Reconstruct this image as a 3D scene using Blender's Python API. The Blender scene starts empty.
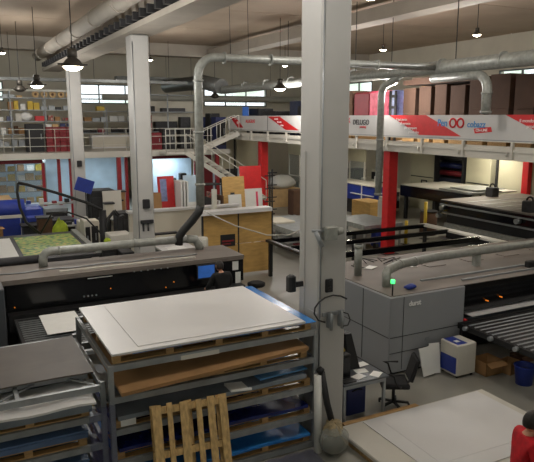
import bpy, bmesh, math, random
from mathutils import Vector, Matrix
random.seed(7)
SC = bpy.context.scene; C = SC.collection
PI = math.pi
# ---------------------------------------------------------------- materials
def lin(c):
    return tuple((v/255/12.92 if v/255 <= .04045 else ((v/255+.055)/1.055)**2.4) for v in c)
def mat(name, col, rough=.6, metal=0, var=.12, scale=6, bump=0, spec=.5, col2=None, trans=0, alpha=1, coat=0, emit=None, estr=0, stretch=None):
    m = bpy.data.materials.new(name); m.use_nodes = True
    nt = m.node_tree; b = nt.nodes['Principled BSDF']
    c = lin(col); b.inputs['Roughness'].default_value = rough; b.inputs['Metallic'].default_value = metal
    b.inputs['Specular IOR Level'].default_value = spec
    b.inputs['Transmission Weight'].default_value = trans; b.inputs['Alpha'].default_value = alpha
    b.inputs['Coat Weight'].default_value = coat
    tc = nt.nodes.new('ShaderNodeTexCoord'); n = nt.nodes.new('ShaderNodeTexNoise')
    mp = nt.nodes.new('ShaderNodeMapping'); nt.links.new(tc.outputs['Object'], mp.inputs[0]); nt.links.new(mp.outputs[0], n.inputs['Vector'])
    if stretch: mp.inputs['Scale'].default_value = stretch
    n.inputs['Scale'].default_value = scale; n.inputs['Detail'].default_value = 5
    r = nt.nodes.new('ShaderNodeValToRGB'); nt.links.new(n.outputs['Fac'], r.inputs[0])
    c2 = lin(col2) if col2 else tuple(v*(1-var*1.6) for v in c)
    r.color_ramp.elements[0].position = .3; r.color_ramp.elements[1].position = .68
    r.color_ramp.elements[0].color = (*c2, 1); r.color_ramp.elements[1].color = (*[min(1, v*(1+var*.5)) for v in c], 1)
    nt.links.new(r.outputs[0], b.inputs['Base Color'])
    if bump:
        bp = nt.nodes.new('ShaderNodeBump'); bp.inputs['Strength'].default_value = bump; bp.inputs['Distance'].default_value = .02
        nt.links.new(n.outputs['Fac'], bp.inputs['Height']); nt.links.new(bp.outputs[0], b.inputs['Normal'])
    if emit: b.inputs['Emission Color'].default_value = (*lin(emit), 1); b.inputs['Emission Strength'].default_value = estr
    m['ramp'] = r.name
    return m
M = {}
M['floor'] = mat('floor_paint', (134,132,124), .36, var=.12, scale=.7, bump=.03)
M['wall'] = mat('wall_plaster', (200,194,178), .8, var=.05, scale=1)
M['beige'] = mat('beige_panel', (184,180,156), .6, var=.05, scale=1)
M['ceil'] = mat('ceiling_concrete', (176,158,138), .85, var=.07, scale=.6)
M['beam'] = mat('beam_concrete', (170,162,150), .8, var=.06, scale=1.5)
M['column'] = mat('column_paint', (174,172,168), .55, var=.05, scale=1.4)
M['steel'] = mat('rack_steel', (146,150,152), .45, .4, var=.12, scale=5)
M['galv'] = mat('galvanised_duct', (150,152,146), .42, .2, var=.16, scale=9)
M['duct'] = mat('grey_duct', (112,114,112), .4, .5, var=.12, scale=5)
M['whitepipe'] = mat('white_duct', (196,194,184), .5, var=.06, scale=4)
M['darksteel'] = mat('dark_steel', (58,58,60), .5, .5, var=.2)
M['board'] = mat('white_board', (204,203,202), .42, var=.025, scale=1.2)
M['boardbeige'] = mat('cream_board', (196,192,182), .5, var=.03, scale=1.5)
M['dullblue'] = mat('dull_blue_board', (84,108,144), .4, var=.2, scale=3)
M['grey_board'] = mat('dark_grey_board', (84,77,70), .6, var=.14, scale=2.2)
M['greyfilm'] = mat('grey_clear_sheet', (120,128,136), .2, var=.15, scale=2)
M['wood'] = mat('pallet_wood', (176,140,92), .75, var=.25, scale=5, stretch=(1,6,6))
M['woodv'] = mat('pale_pallet_wood', (196,164,110), .75, var=.25, scale=5, stretch=(6,6,1))
M['ply'] = mat('plywood', (190,152,88), .6, var=.14, scale=3, stretch=(1,1,4))
M['cardboard'] = mat('cardboard', (158,120,78), .8, var=.1, scale=3)
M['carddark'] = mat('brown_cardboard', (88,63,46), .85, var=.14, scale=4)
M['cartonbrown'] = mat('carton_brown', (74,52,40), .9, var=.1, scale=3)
M['cardpale'] = mat('pale_cardboard', (196,164,118), .8, var=.1, scale=4)
M['blue'] = mat('blue_film', (52,128,200), .18, var=.25, scale=2, col2=(34,92,160))
M['darkblue'] = mat('dark_blue_film', (22,34,92), .15, var=.3, scale=2)
M['lightblue'] = mat('light_blue_film', (90,150,205), .15, var=.2, scale=3)
M['bluepaint'] = mat('blue_paint', (30,52,140), .45, var=.1)
M['navy'] = mat('navy_plastic', (26,36,84), .4, var=.1)
M['black'] = mat('black_gloss', (14,14,17), .16, var=.2, scale=2)
M['matblack'] = mat('matt_black', (24,24,26), .6, var=.2, scale=6)
M['hose'] = mat('black_hose', (32,32,32), .5, var=.3, scale=30)
M['printer'] = mat('printer_grey', (138,140,143), .5, var=.04, scale=1)
M['printertop'] = mat('printer_top_dusty', (112,104,97), .65, var=.12, scale=1.6)
M['printerdark'] = mat('printer_dark_grey', (70,74,80), .4, var=.08)
M['red'] = mat('red_paint', (196,24,28), .45, var=.08)
M['midred'] = mat('mid_red_paint', (150,26,34), .5, var=.1)  # even red, deeper than the main post red
M['darkred'] = mat('dark_red_paint', (120,22,34), .6, var=.1)
M['redplastic'] = mat('red_plastic', (128,26,34), .5, var=.12)
M['pink'] = mat('pink_wrap', (206,74,104), .5, var=.4, scale=5, col2=(180,30,60))
M['palebluewrap'] = mat('pale_blue_wrap', (128,140,186), .35, var=.2)
M['redfabric'] = mat('red_fabric', (190,14,30), .85, var=.2, scale=12)
M['blackfabric'] = mat('black_fabric', (18,18,20), .9, var=.2, scale=14)
M['denim'] = mat('dark_denim', (36,42,62), .9, var=.2, scale=14)
M['skin'] = mat('skin', (196,142,114), .55, var=.08, scale=12)
M['hair'] = mat('dark_hair', (30,22,18), .6, var=.35, scale=40, bump=.4)
M['white'] = mat('white_plastic', (214,214,210), .5, var=.03)
M['paper'] = mat('paper', (224,224,220), .7, var=.03)
M['yellow'] = mat('yellow_paint', (200,168,40), .5, var=.12)
M['hivis'] = mat('lime_fabric', (176,196,50), .7, var=.2)
M['text_black'] = mat('black_lettering', (36,34,40), .6, var=0)
M['text_white'] = mat('white_lettering', (230,228,226), .6, var=0)
M['text_red'] = mat('red_lettering', (206,30,50), .6, var=0)
M['text_blue'] = mat('blue_lettering', (60,130,190), .6, var=0)
M['banner'] = mat('banner_vinyl', (190,188,186), .55, var=.04, scale=1.5)
M['officeblue'] = mat('pale_blue_wall', (182,204,220), .7, var=.1, scale=1.2)
M['frame'] = mat('window_frame_grey', (92,98,98), .5, .2, var=.06)
M['lampbody'] = mat('lamp_aluminium', (70,66,60), .45, .5, var=.1)
M['bulb'] = mat('lamp_glow', (255,244,220), .5, var=0, emit=(255,238,205), estr=30)
M['green_led'] = mat('green_led', (60,255,120), .5, var=0, emit=(60,255,110), estr=4)
M['orange_led'] = mat('orange_led', (255,150,40), .5, var=0, emit=(255,140,30), estr=.7)
M['screen'] = mat('lit_screen', (40,80,150), .3, var=.3, scale=5, emit=(60,110,190), estr=.5)
def glassy(name, col, mix, rough=.08):
    m = bpy.data.materials.new(name); m.use_nodes = True; nt = m.node_tree
    b = nt.nodes['Principled BSDF']; b.inputs['Base Color'].default_value = (*lin(col), 1); b.inputs['Roughness'].default_value = rough
    out = nt.nodes['Material Output']; t = nt.nodes.new('ShaderNodeBsdfTransparent'); t.inputs[0].default_value = (.93,.95,.96,1)
    x = nt.nodes.new('ShaderNodeMixShader'); x.inputs[0].default_value = mix
    nt.links.new(t.outputs[0], x.inputs[1]); nt.links.new(b.outputs[0], x.inputs[2]); nt.links.new(x.outputs[0], out.inputs[0])
    return m
M['glass'] = glassy('window_glass', (200,210,210), .12)
M['film'] = glassy('purple_stretch_film', (90,84,132), .16, .2)
M['clearfilm'] = glassy('clear_plastic_film', (190,190,180), .4, .15)
# printed pattern for the green sheets
def pattern(name, cols, scale):
    m = bpy.data.materials.new(name); m.use_nodes = True; nt = m.node_tree; b = nt.nodes['Principled BSDF']
    tc = nt.nodes.new('ShaderNodeTexCoord'); v = nt.nodes.new('ShaderNodeTexNoise'); v.inputs['Scale'].default_value = scale
    v.inputs['Detail'].default_value = 1
    r = nt.nodes.new('ShaderNodeValToRGB'); r.color_ramp.interpolation = 'CONSTANT'
    nt.links.new(tc.outputs['Object'], v.inputs['Vector']); nt.links.new(v.outputs['Fac'], r.inputs[0]); nt.links.new(r.outputs[0], b.inputs['Base Color'])
    el = r.color_ramp.elements; el[0].color = (*lin(cols[0]),1); el[1].position = .62; el[1].color = (*lin(cols[-1]),1)
    for i, c in enumerate(cols[1:-1]):
        e = el.new(.42 + .07*i); e.color = (*lin(c), 1)
    b.inputs['Roughness'].default_value = .5
    return m
M['print'] = pattern('green_floral_print', [(70,110,50),(112,150,62),(150,168,70),(196,160,84)], 6)
M['goods'] = pattern('mixed_goods', [(60,44,36),(120,90,60),(150,40,44),(190,180,160)], 8)

# ---------------------------------------------------------------- mesh builder
class MB:
    def __init__(s, Mx=None): s.v = []; s.f = []; s.M = Mx; s.sm = []
    def add(s, vs, fs, smooth=False):
        n = len(s.v)
        for p in vs:
            p = Vector(p); s.v.append(s.M @ p if s.M else p)
        for f in fs: s.f.append([n+i for i in f]); s.sm.append(smooth)
        return s
    def box(s, x0, x1, y0, y1, z0, z1):
        v = [(x,y,z) for z in (z0,z1) for y in (y0,y1) for x in (x0,x1)]
        return s.add(v, [(0,2,3,1),(4,5,7,6),(0,1,5,4),(2,6,7,3),(0,4,6,2),(1,3,7,5)])
    def bbox(s, x0, x1, y0, y1, z0, z1, b=.01):   # box with chamfered vertical and top edges
        P = [(x0+b,y0),(x1-b,y0),(x1,y0+b),(x1,y1-b),(x1-b,y1),(x0+b,y1),(x0,y1-b),(x0,y0+b)]
        cx, cy = (x0+x1)/2, (y0+y1)/2
        def ins(p): return (p[0]+(b if p[0]<cx else -b), p[1]+(b if p[1]<cy else -b))
        v = [(*p,z0) for p in P]+[(*p,z1-b) for p in P]+[(*ins(p),z1) for p in P]
        f = [tuple(range(7,-1,-1)), tuple(range(16,24))]
        for k in (0,8):
            for i in range(8): f.append((k+i, k+(i+1)%8, k+8+(i+1)%8, k+8+i))
        return s.add(v, f)
    def ob(s, c, size, rot=(0,0,0)):              # oriented box
        R = Matrix.Translation(c) @ (Matrix.Rotation(rot[2],4,'Z') @ Matrix.Rotation(rot[1],4,'Y') @ Matrix.Rotation(rot[0],4,'X'))
        a,b,d = [q/2 for q in size]
        v = [R @ Vector((x,y,z)) for z in (-d,d) for y in (-b,b) for x in (-a,a)]
        return s.add(v, [(0,2,3,1),(4,5,7,6),(0,1,5,4),(2,6,7,3),(0,4,6,2),(1,3,7,5)])
    def beam(s, a, b, w, h, up=(0,0,1)):          # box bar from a to b
        a, b = Vector(a), Vector(b); d = (b-a).normalized(); u = Vector(up)
        if abs(d.dot(u)) > .98: u = Vector((0,1,0))
        r = d.cross(u).normalized()*w/2; u = r.cross(d).normalized()*h/2
        v = [a-r-u, a+r-u, a+r+u, a-r+u, b-r-u, b+r-u, b+r+u, b-r+u]
        return s.add(v, [(0,1,2,3),(4,7,6,5),(0,4,5,1),(1,5,6,2),(2,6,7,3),(3,7,4,0)])
    def tube(s, pts, r, n=12, cap=True):
        pts = [Vector(p) for p in pts]; rs = r if isinstance(r, (list,tuple)) else [r]*len(pts)
        d0 = (pts[1]-pts[0]).normalized(); u = Vector((0,0,1)) if abs(d0.z) < .9 else Vector((1,0,0))
        vs = []; prev = d0
        u = (u - d0*u.dot(d0)).normalized()
        for i, p in enumerate(pts):
            if i == 0: d = d0
            elif i == len(pts)-1: d = (pts[i]-pts[i-1]).normalized()
            else: d = ((pts[i]-pts[i-1]).normalized() + (pts[i+1]-pts[i]).normalized()).normalized()
            u = (u - d*u.dot(d)).normalized(); w = d.cross(u)
            for k in range(n):
                t = 2*PI*k/n; vs.append(p + (u*math.cos(t)+w*math.sin(t))*rs[i])
        fs = []
        for i in range(len(pts)-1):
            for k in range(n): fs.append((i*n+k, i*n+(k+1)%n, (i+1)*n+(k+1)%n, (i+1)*n+k))
        s.add(vs, fs, True)
        if cap:
            n0 = len(s.v)-len(vs)
            s.f.append([n0+k for k in range(n-1,-1,-1)]); s.sm.append(False)
            s.f.append([n0+(len(pts)-1)*n+k for k in range(n)]); s.sm.append(False)
        return s
    def lathe(s, prof, c=(0,0,0), n=20):
        vs = [(c[0]+r*math.cos(2*PI*k/n), c[1]+r*math.sin(2*PI*k/n), c[2]+z) for r,z in prof for k in range(n)]
        fs = [(i*n+k, i*n+(k+1)%n, (i+1)*n+(k+1)%n, (i+1)*n+k) for i in range(len(prof)-1) for k in range(n)]
        n0 = len(s.v); s.add(vs, fs, True)
        s.f.append([n0+k for k in range(n-1,-1,-1)]); s.sm.append(False)
        s.f.append([n0+(len(prof)-1)*n+k for k in range(n)]); s.sm.append(False)
        return s
    def prism(s, poly, z0, z1):                   # polygon in xy extruded in z
        n = len(poly); v = [(*p,z0) for p in poly]+[(*p,z1) for p in poly]
        return s.add(v, [tuple(range(n-1,-1,-1)), tuple(range(n,2*n))]+[(i,(i+1)%n,n+(i+1)%n,n+i) for i in range(n)])
    def sheet(s, x0, x1, y0, y1, zf, t=.01, nx=10, ny=8):   # thin warped sheet with thickness
        vs = []
        for k in (0,1):
            for j in range(ny+1):
                for i in range(nx+1):
                    x = x0+(x1-x0)*i/nx; y = y0+(y1-y0)*j/ny; vs.append((x,y,zf(x,y)+t*k))
        N = (nx+1)*(ny+1); fs = []
        for j in range(ny):
            for i in range(nx):
                a = j*(nx+1)+i; fs.append((a,a+nx+1,a+nx+2,a+1)); fs.append((N+a,N+a+1,N+a+nx+2,N+a+nx+1))
        for i in range(nx):
            fs.append((i,i+1,N+i+1,N+i)); a = ny*(nx+1)+i; fs.append((a,N+a,N+a+1,a+1))
        for j in range(ny):
            a = j*(nx+1); b = a+nx+1; fs.append((a,N+a,N+b,b)); a += nx; b += nx; fs.append((a,b,N+b,N+a))
        return s.add(vs, fs)
ORG = {}
def link_mesh(name, mb, m, parent=None, org=None):
    o_ = Vector(org) if org is not None else Vector((0,0,0))
    me = bpy.data.meshes.new(name); me.from_pydata([v-o_ for v in mb.v], [], mb.f)
    for p, q in zip(me.polygons, mb.sm): p.use_smooth = q
    me.materials.append(M[m] if isinstance(m, str) else m); me.update()
    o = bpy.data.objects.new(name, me); C.objects.link(o)
    if parent: o.parent = parent
    return o
def thing(name, label, cat, loc=(0,0,0), group=None, rz=0):
    o = bpy.data.objects.new(name, None); C.objects.link(o); o.location = loc; o.rotation_euler = (0,0,rz)
    o['label'] = label; o['category'] = cat; o.empty_display_size = .1
    if group: o['group'] = group
    ORG[o.name] = Vector(loc); return o
def part(name, mb, m, parent, local=False, label=None):
    """mesh part; mb in world coordinates unless local"""
    og = Vector((0,0,0)) if local else ORG.get(parent.name, Vector((0,0,0)))
    o = link_mesh(name, mb, m, parent, og); ORG[o.name] = og
    if label: o['label'] = label
    return o
def solo(name, mb, m, label, cat, group=None, stuff=False):
    xs = [v.x for v in mb.v]; ys = [v.y for v in mb.v]; zs = [v.z for v in mb.v]
    og = Vector(((min(xs)+max(xs))/2, (min(ys)+max(ys))/2, min(zs)))
    o = link_mesh(name, mb, m, None, og); o.location = og
    o['label'] = label; o['category'] = cat
    if group: o['group'] = group
    if stuff: o['kind'] = 'stuff'
    ORG[o.name] = og
    return o
def struct(name, mb, m):
    o = link_mesh(name, mb, m); o['kind'] = 'structure'; return o
def dup(root, loc, rz=0, label=None, group=None):
    r = root.copy(); C.objects.link(r); r.location = loc; r.rotation_euler = (0,0,rz)
    if label: r['label'] = label
    if group: r['group'] = group
    for ch in list(root.children):
        c = ch.copy(); C.objects.link(c); c.parent = r
        for g in ch.children:
            d = g.copy(); C.objects.link(d); d.parent = c
    return r
def arc(c, a0, a1, r, ux, uy, n=6):
    c = Vector(c); ux = Vector(ux); uy = Vector(uy)
    return [c + ux*r*math.cos(a0+(a1-a0)*i/n) + uy*r*math.sin(a0+(a1-a0)*i/n) for i in range(n+1)]
def text(name, body, size, loc, ex, ez, m, parent, bold=0):
    """flat lettering: ex = reading direction, ez = up direction (world)"""
    cu = bpy.data.curves.new(name, 'FONT'); cu.body = body; cu.size = size; cu.extrude = .004; cu.offset = bold
    cu.materials.append(M[m]); ob = bpy.data.objects.new(name, cu)
    ex = Vector(ex).normalized(); ez = Vector(ez).normalized(); n = ex.cross(ez)
    R = Matrix((ex, ez, n)).transposed().to_4x4()
    C.objects.link(ob); dg = bpy.context.evaluated_depsgraph_get()
    me = bpy.data.meshes.new_from_object(ob.evaluated_get(dg)); bpy.data.objects.remove(ob)
    o = bpy.data.objects.new(name, me); C.objects.link(o)
    o.parent = parent; o.matrix_local = Matrix.Translation(Vector(loc)-ORG.get(parent.name, Vector((0,0,0)))) @ R
    return o
# ---------------------------------------------------------------- camera
cam = bpy.data.cameras.new('camera'); co = bpy.data.objects.new('camera', cam); C.objects.link(co)
cam.sensor_width = 36; cam.lens = 620/534*36; cam.clip_end = 300
az, th = math.radians(62.9), math.radians(10.42)
co.location = (0,0,5); co.rotation_euler = (PI/2-th, 0, az-PI/2)
SC.camera = co
# ---------------------------------------------------------------- room shell
XR, YB, XL, YF, ZC = 25, 42, -9, -6, 9.0
struct('floor', MB().box(XL-.3,XR+.3,YF-.3,YB+.3,-.2,0), 'floor')
cb = MB().box(XL-.3,XR+.3,YF-.3,YB+.3,ZC+.12,ZC+.4)
y = YF-3.15
while y < YB:
    cb.box(XL,XR,max(y+.03,YF),min(y+5.27,YB),ZC,ZC+.12); y += 5.3
struct('ceiling', cb, 'ceil')
def wall_with_holes(axis, p0, p1, u0, u1, z1, holes, name, m):
    """wall slab between p0,p1 on the axis; holes = list of (u0,u1,z0,z1)"""
    b = MB()
    us = sorted({u0,u1,*[h[0] for h in holes],*[h[1] for h in holes]}); zs = sorted({0,z1,*[h[2] for h in holes],*[h[3] for h in holes]})
    for i in range(len(us)-1):
        for k in range(len(zs)-1):
            cu, cz = (us[i]+us[i+1])/2, (zs[k]+zs[k+1])/2
            if any(h[0]<cu<h[1] and h[2]<cz<h[3] for h in holes): continue
            if axis == 'y': b.box(us[i],us[i+1],p0,p1,zs[k],zs[k+1])
            else: b.box(p0,p1,us[i],us[i+1],zs[k],zs[k+1])
    struct(name, b, m)
bw = [(0.0,3.3,5.95,7.15),(7.4,12.6,5.85,7.1),(16.5,21.4,5.75,7.1)]
wall_with_holes('y', YB, YB+.3, XL, XR, ZC, bw, 'wall_back', 'wall')
rw = [(19.0,23.2,6.35,7.3),(33.8,38.2,6.35,7.3),(8,12,6.35,7.3)]
wall_with_holes('x', XR, XR+.3, YF, YB, ZC, rw, 'wall_right', 'wall')
wall_with_holes('x', XL-.3, XL, YF, YB, ZC, [(0,14,5.5,7.5),(18,34,5.5,7.5)], 'wall_left', 'wall')
wall_with_holes('y', YF-.3, YF, XL, XR, ZC, [(-6,4,5.5,7.8),(8,20,5.5,7.8)], 'wall_front', 'wall')
wn = [1]
def window(axis, p, u0, u1, z0, z1, nu, zsplit):
    fr = MB(); g = MB()
    def bx(a0,a1,b0,b1,q0,q1,mb):
        if axis == 'y': mb.box(a0,a1,q0,q1,b0,b1)
        else: mb.box(q0,q1,a0,a1,b0,b1)
    w = .07
    us = [u0+(u1-u0)*i/nu for i in range(nu+1)]
    for u in us: bx(u-w/2,u+w/2,z0,z1,p-.03,p+.06,fr)
    for z in (z0+w/2, z1-w/2, z0+(z1-z0)*zsplit, z0+(z1-z0)*zsplit*.5): bx(u0,u1,z-w/2,z+w/2,p-.02,p+.05,fr)
    bx(u0,u1,z0,z1,p+.10,p+.11,g)
    o = struct('window_%d' % wn[0], fr, 'frame'); q = link_mesh('pane', g, 'glass', o); wn[0] += 1
for (a,b,c,d), n in zip(bw, (2,3,3)): window('y', YB, a, b, c, d, n, .48)
for (a,b,c,d), n in zip(rw, (3,3,3)): window('x', XR, a, b, c, d, n, .02)
# roof beams across the hall
for i, (yy, zz) in enumerate(((34.2,8.35),)):
    struct('trim_%d' % (i+1), MB().box(XL,XR,yy,yy+.5,zz,ZC), 'beam')
# long gutter beam on the columns
gb = MB().box(4.62,5.45,-6,34,7.27,7.42).box(4.85,5.2,-6,34,7.42,8.6)
struct('trim_2', gb, 'beam')
gd = MB()
gd.tube([(4.36,-5.9,7.98),(4.36,33.5,7.98)], .25, 16)
g = thing('gutter_duct', 'fat pale concrete-coloured duct with straps running along the overhead beam, upper left', 'duct', (4.25,14,7.69))
part('duct', gd, 'beam', g)
for k in range(13):
    yy = -4+k*3.0
    part('strap', MB().tube([(4.36,yy,7.98),(4.36,yy+.07,7.98)], .275, 16), 'beam', g)
for k in range(60):
    yy = -5+k*.64
    part('bracket', MB().box(4.45,4.83,yy,yy+.14,7.42,7.62), 'darksteel', g)
struct('trim_3', MB().box(13.6,14.4,-6,34,8.3,8.75), 'beam')
# ---------------------------------------------------------------- concrete columns
def column(y0, h, label, extra=True):
    t = thing('concrete_column', label, 'column', (5.0,y0+.3,0), 'concrete columns along the hall')
    part('shaft', MB().bbox(4.75,5.25,y0,y0+.6,0,h,.035), 'column', t)
    part('conduit', MB().tube([(4.77,y0-.015,1.2),(4.77,y0-.015,h-.2)], .012, 8), 'steel', t)
    return t
col1 = column(7.6, 7.25, 'big white-painted concrete column in the middle of the photo, nearest of the columns')
col2 = column(17.5, 7.25, 'white concrete column behind the left printer, second nearest of the columns')
col3 = column(27.5, 7.25, 'thin-looking far concrete column on the left, furthest of the three columns')
cb_ = MB().bbox(4.80,5.02,7.5,7.6,3.22,3.42,.015)
jb = part('junction_box', cb_, 'galv', col1); part('cable_gland', MB().tube([(5.02,7.55,3.33),(5.12,7.55,3.34)], .055, 12), 'galv', jb)
part('socket', MB().bbox(4.86,4.98,7.55,7.6,2.42,2.62,.01).tube([(4.92,7.55,2.47),(4.92,7.53,2.47)],.035,10).tube([(4.92,7.55,2.57),(4.92,7.53,2.57)],.035,10), 'matblack', col1)
part('corner_guard', MB().box(4.735,4.75,7.62,7.9,0,2.1).box(4.735,4.75,8.0,8.08,.1,4.5), 'column', col1)
for k in range(2):
    x = 4.90+k*.2
    part('cable_clamp', MB().box(x,x+.05,7.54,7.6,1.86,2.1).tube([(x+.025,7.5,2.1),(x+.025,7.5,1.84)],.028,10), 'steel', col1)
part('clamp_rail', MB().box(4.82,5.2,7.57,7.6,2.04,2.1), 'steel', col1)
part('camera_bracket', MB().tube([(4.8,7.56,3.36),(4.62,7.6,3.37)],.022,8).tube([(4.66,7.56,3.36),(4.74,7.5,3.14)],.035,10), 'steel', col1)
pts = []
for k in range(15):
    t = k/14; a = PI*1.15 - t*PI*1.05
    pts.append((4.98+.32*math.cos(a), 7.5-.04*math.sin(a), 2.1+.28*math.sin(a)*1.1))
solo('cable_loop', MB().tube([(5.18, 7.48, 2.3), (5.07, 7.48, 2.36), (4.93, 7.48, 2.39), (4.79, 7.48, 2.37), (4.69, 7.48, 2.32), (4.62, 7.48, 2.24), (4.61, 7.48, 2.15), (4.68, 7.48, 2.04), (4.8, 7.48, 1.99)], .013, 8).tube([(5.12, 7.48, 2.1), (5.21, 7.48, 2.06), (5.25, 7.48, 1.96), (5.21, 7.48, 1.88), (5.12, 7.48, 1.88)], .01, 8), 'hose', 'loop of black cable hanging on the middle column above the clamps', 'cable')
sp = thing('wall_speaker', 'small black speaker mounted on the left side of the middle column', 'speaker', (4.6,8.0,2.3))
part('cabinet', MB().bbox(4.47,4.60,7.98,8.12,2.36,2.62,.03), 'matblack', sp); part('bracket', MB().box(4.6,4.75,8.02,8.06,2.42,2.5), 'darksteel', sp)
for c_, yy, zz in ((col3,27.5,2.9),(col2,17.5,2.4)):
    part('wall_box', MB().bbox(4.9,5.1,yy-.1,yy,zz,zz+.26,.02), 'matblack', c_)
part('panel', MB().bbox(4.82,5.2,17.42,17.5,1.95,2.05,.01).box(4.88,4.92,17.44,17.5,1.72,1.95).box(5.02,5.06,17.44,17.5,1.72,1.95), 'darksteel', col2)
# ---------------------------------------------------------------- right mezzanine
mz = thing('right_mezzanine', 'long cream mezzanine floor along the right side with bracketed edge', 'mezzanine', (19.5,14,3.8))
part('slab', MB().box(14.05,24.98,2,31.9,3.82,4.12), 'wall', mz)
part('edge_beam', MB().box(13.95,14.05,2,31.9,3.8,4.18), 'boardbeige', mz)
part('toe_channel', MB().box(13.9,13.95,2,31.9,4.02,4.1).box(13.9,14.1,2,31.9,4.3,4.33), 'boardbeige', mz)
for k in range(16):
    yy = 3+k*1.85
    part('bracket', MB().box(13.86,13.95,yy,yy+.07,3.85,4.3).tube([(13.88,yy+.2,3.9),(13.88,yy+.2,4.02)],.03,8), 'boardbeige', mz)
# banner along the rail
bn = thing('rail_banner', 'long grey banner with red slanted blocks along the right mezzanine railing', 'banner', (13.92,18,4.36))
part('vinyl', MB().box(13.91,13.95,2,31.9,4.34,5.06), 'banner', bn)
part('edge_strip', MB().box(13.9,13.96,2,31.9,4.33,4.36), 'steel', bn)
part('seam', MB().box(13.902,13.912,27.1,27.13,4.34,5.06), 'darksteel', bn)
EX, EZ = (0,-1,0), (0,0,1)
def slant(y0, y1, sh, z0=4.42, z1=5.02):   # red parallelogram; top spans y0..y1 (y0>y1), shifted right at the bottom
    b = MB(); v = [(13.9,y0,z1),(13.9,y1,z1),(13.9,y1-sh,z0),(13.9,y0-sh,z0)]
    v += [(13.912,*p[1:]) for p in v]
    b.add(v, [(0,1,2,3),(7,6,5,4),(0,4,5,1),(1,5,6,2),(2,6,7,3),(3,7,4,0)])
    return part('red_block', b, 'red', bn)
r1 = slant(31.6,30.9,1.0,4.45,5.0); r2 = slant(27.1,25.9,1.8); r3 = slant(17.75,15.85,1.6,4.42,5.06); r4 = slant(12.6,10.5,1.6,4.42,5.06)
def lines(block, y, z, rows, sz, sh):
    for i, t_ in enumerate(rows): text('lettering', t_, sz, (13.895,y-i*sh,z-i*sz*1.15), EX, EZ, 'text_white', block)
lines(r3, 17.35, 4.88, ['Il tuo punto','di partenza','per stampare','grandi idee'], .12, .22)
lines(r4, 12.1, 4.86, ['Il mondo di','prodotti che','vuoi tu'], .13, .25)
lines(r2, 26.4, 4.88, ['stampa','formato','online'], .13, .3)
lines(r1, 31.0, 4.86, ['PD','ID'], .2, .3)
text('lettering', 'Pen', .30, (13.9,15.3,4.72), EX, EZ, 'text_blue', bn, .004)
text('lettering', 'cobazz', .26, (13.9,14.02,4.70), EX, EZ, 'text_blue', bn, .003)
def ring(y, z, r):
    b = MB(); b.tube([(13.895,y+r*math.cos(t*PI/10),z+r*math.sin(t*PI/10)) for t in range(21)], .028, 8, False); return b
part('loop_emblem', ring(14.62,4.82,.13), 'red', bn); part('loop_emblem', ring(14.30,4.82,.13), 'red', bn)
ot = MB(); v = [(13.9,13.75,4.66),(13.9,13.1,4.72),(13.9,13.05,4.58),(13.9,13.7,4.52)]; v += [(13.912,*p[1:]) for p in v]
ot.add(v, [(0,1,2,3),(7,6,5,4),(0,4,5,1),(1,5,6,2),(2,6,7,3),(3,7,4,0)]); ob_ = part('red_tag', ot, 'red', bn)
text('lettering', 'ON-LINE', .12, (13.895,13.66,4.57), (0,-1,.09), EZ, 'text_white', ob_)
text('lettering', 'DELUGO', .26, (13.9,19.95,4.72), EX, EZ, 'text_black', bn, .003)
text('lettering', 'printing', .13, (13.9,19.5,4.6), EX, EZ, 'text_red', bn)
text('lettering', 'K', .28, (13.9,20.3,4.78), EX, EZ, 'text_red', bn, .004)
text('lettering', 'ALUGRAF', .26, (13.9,29.6,4.7), EX, EZ, 'text_red', bn)
# red steel posts under it
for yy, lb in ((17.9,'red square steel post holding the mezzanine, right of the middle column'),(28.2,'red steel post under the mezzanine left of the middle column, further back')):
    rp = thing('red_post', lb, 'post', (14.25,yy+.2,0), 'red posts'); part('shaft', MB().bbox(14.1,14.5,yy,yy+.36,0,3.79,.02), 'red', rp)
    part('base_plate', MB().box(14.0,14.6,yy-.1,yy+.46,0,.02), 'darksteel', rp)
rp = thing('red_post', 'red post against the cream wall at the far right under the mezzanine', 'post', (22.6,15.9,0), 'red posts'); part('shaft', MB().bbox(22.9,23.15,19.25,19.6,0,3.8,.02), 'red', rp)
# ---------------------------------------------------------------- ducts
A = (1,0,0); B = (0,1,0); U = (0,0,1)
bd = thing('spiral_duct', 'large grey spiral duct hanging along the right mezzanine', 'duct', (13.3,14,6.3))
part('duct', MB().tube([(13.3,2,6.5),(13.3,24,6.42),(13.3,31,6.4)], .2, 18), 'galv', bd)
for k in range(12): part('collar', MB().tube([(13.3,3+k*2.3,6.495),(13.3,3.08+k*2.3,6.495)], .215, 18), 'galv', bd)
for k in range(5): part('hanger', MB().box(13.29,13.31,4+k*5,4.02+k*5,6.6,9), 'darksteel', bd)
def dropper(x, y, z0, ztop, r, label, hx, mm='galv'):
    t = thing('vertical_duct', label, 'duct', (x,y,z0), 'vertical ducts')
    el = arc((x+hx*.3,y,ztop-.3), PI/2, PI, .3, (hx,0,0), (0,0,1)) if hx else []
    el = [(x,y,z0)] + [tuple(Vector((x+hx*.35,y,ztop-.35))+Vector((-hx*.35*math.cos(a),0,.35*math.sin(a)))) for a in [PI/2*i/6 for i in range(7)]]
    part('pipe', MB().tube(el+[(x+hx*.9,y,ztop)], r, 14), mm, t)
    for zz in (z0+.02,(z0+ztop)/2): part('flange', MB().tube([(x,y,zz),(x,y,zz+.06)], r*1.18, 14), mm, t)
    return t
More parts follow.
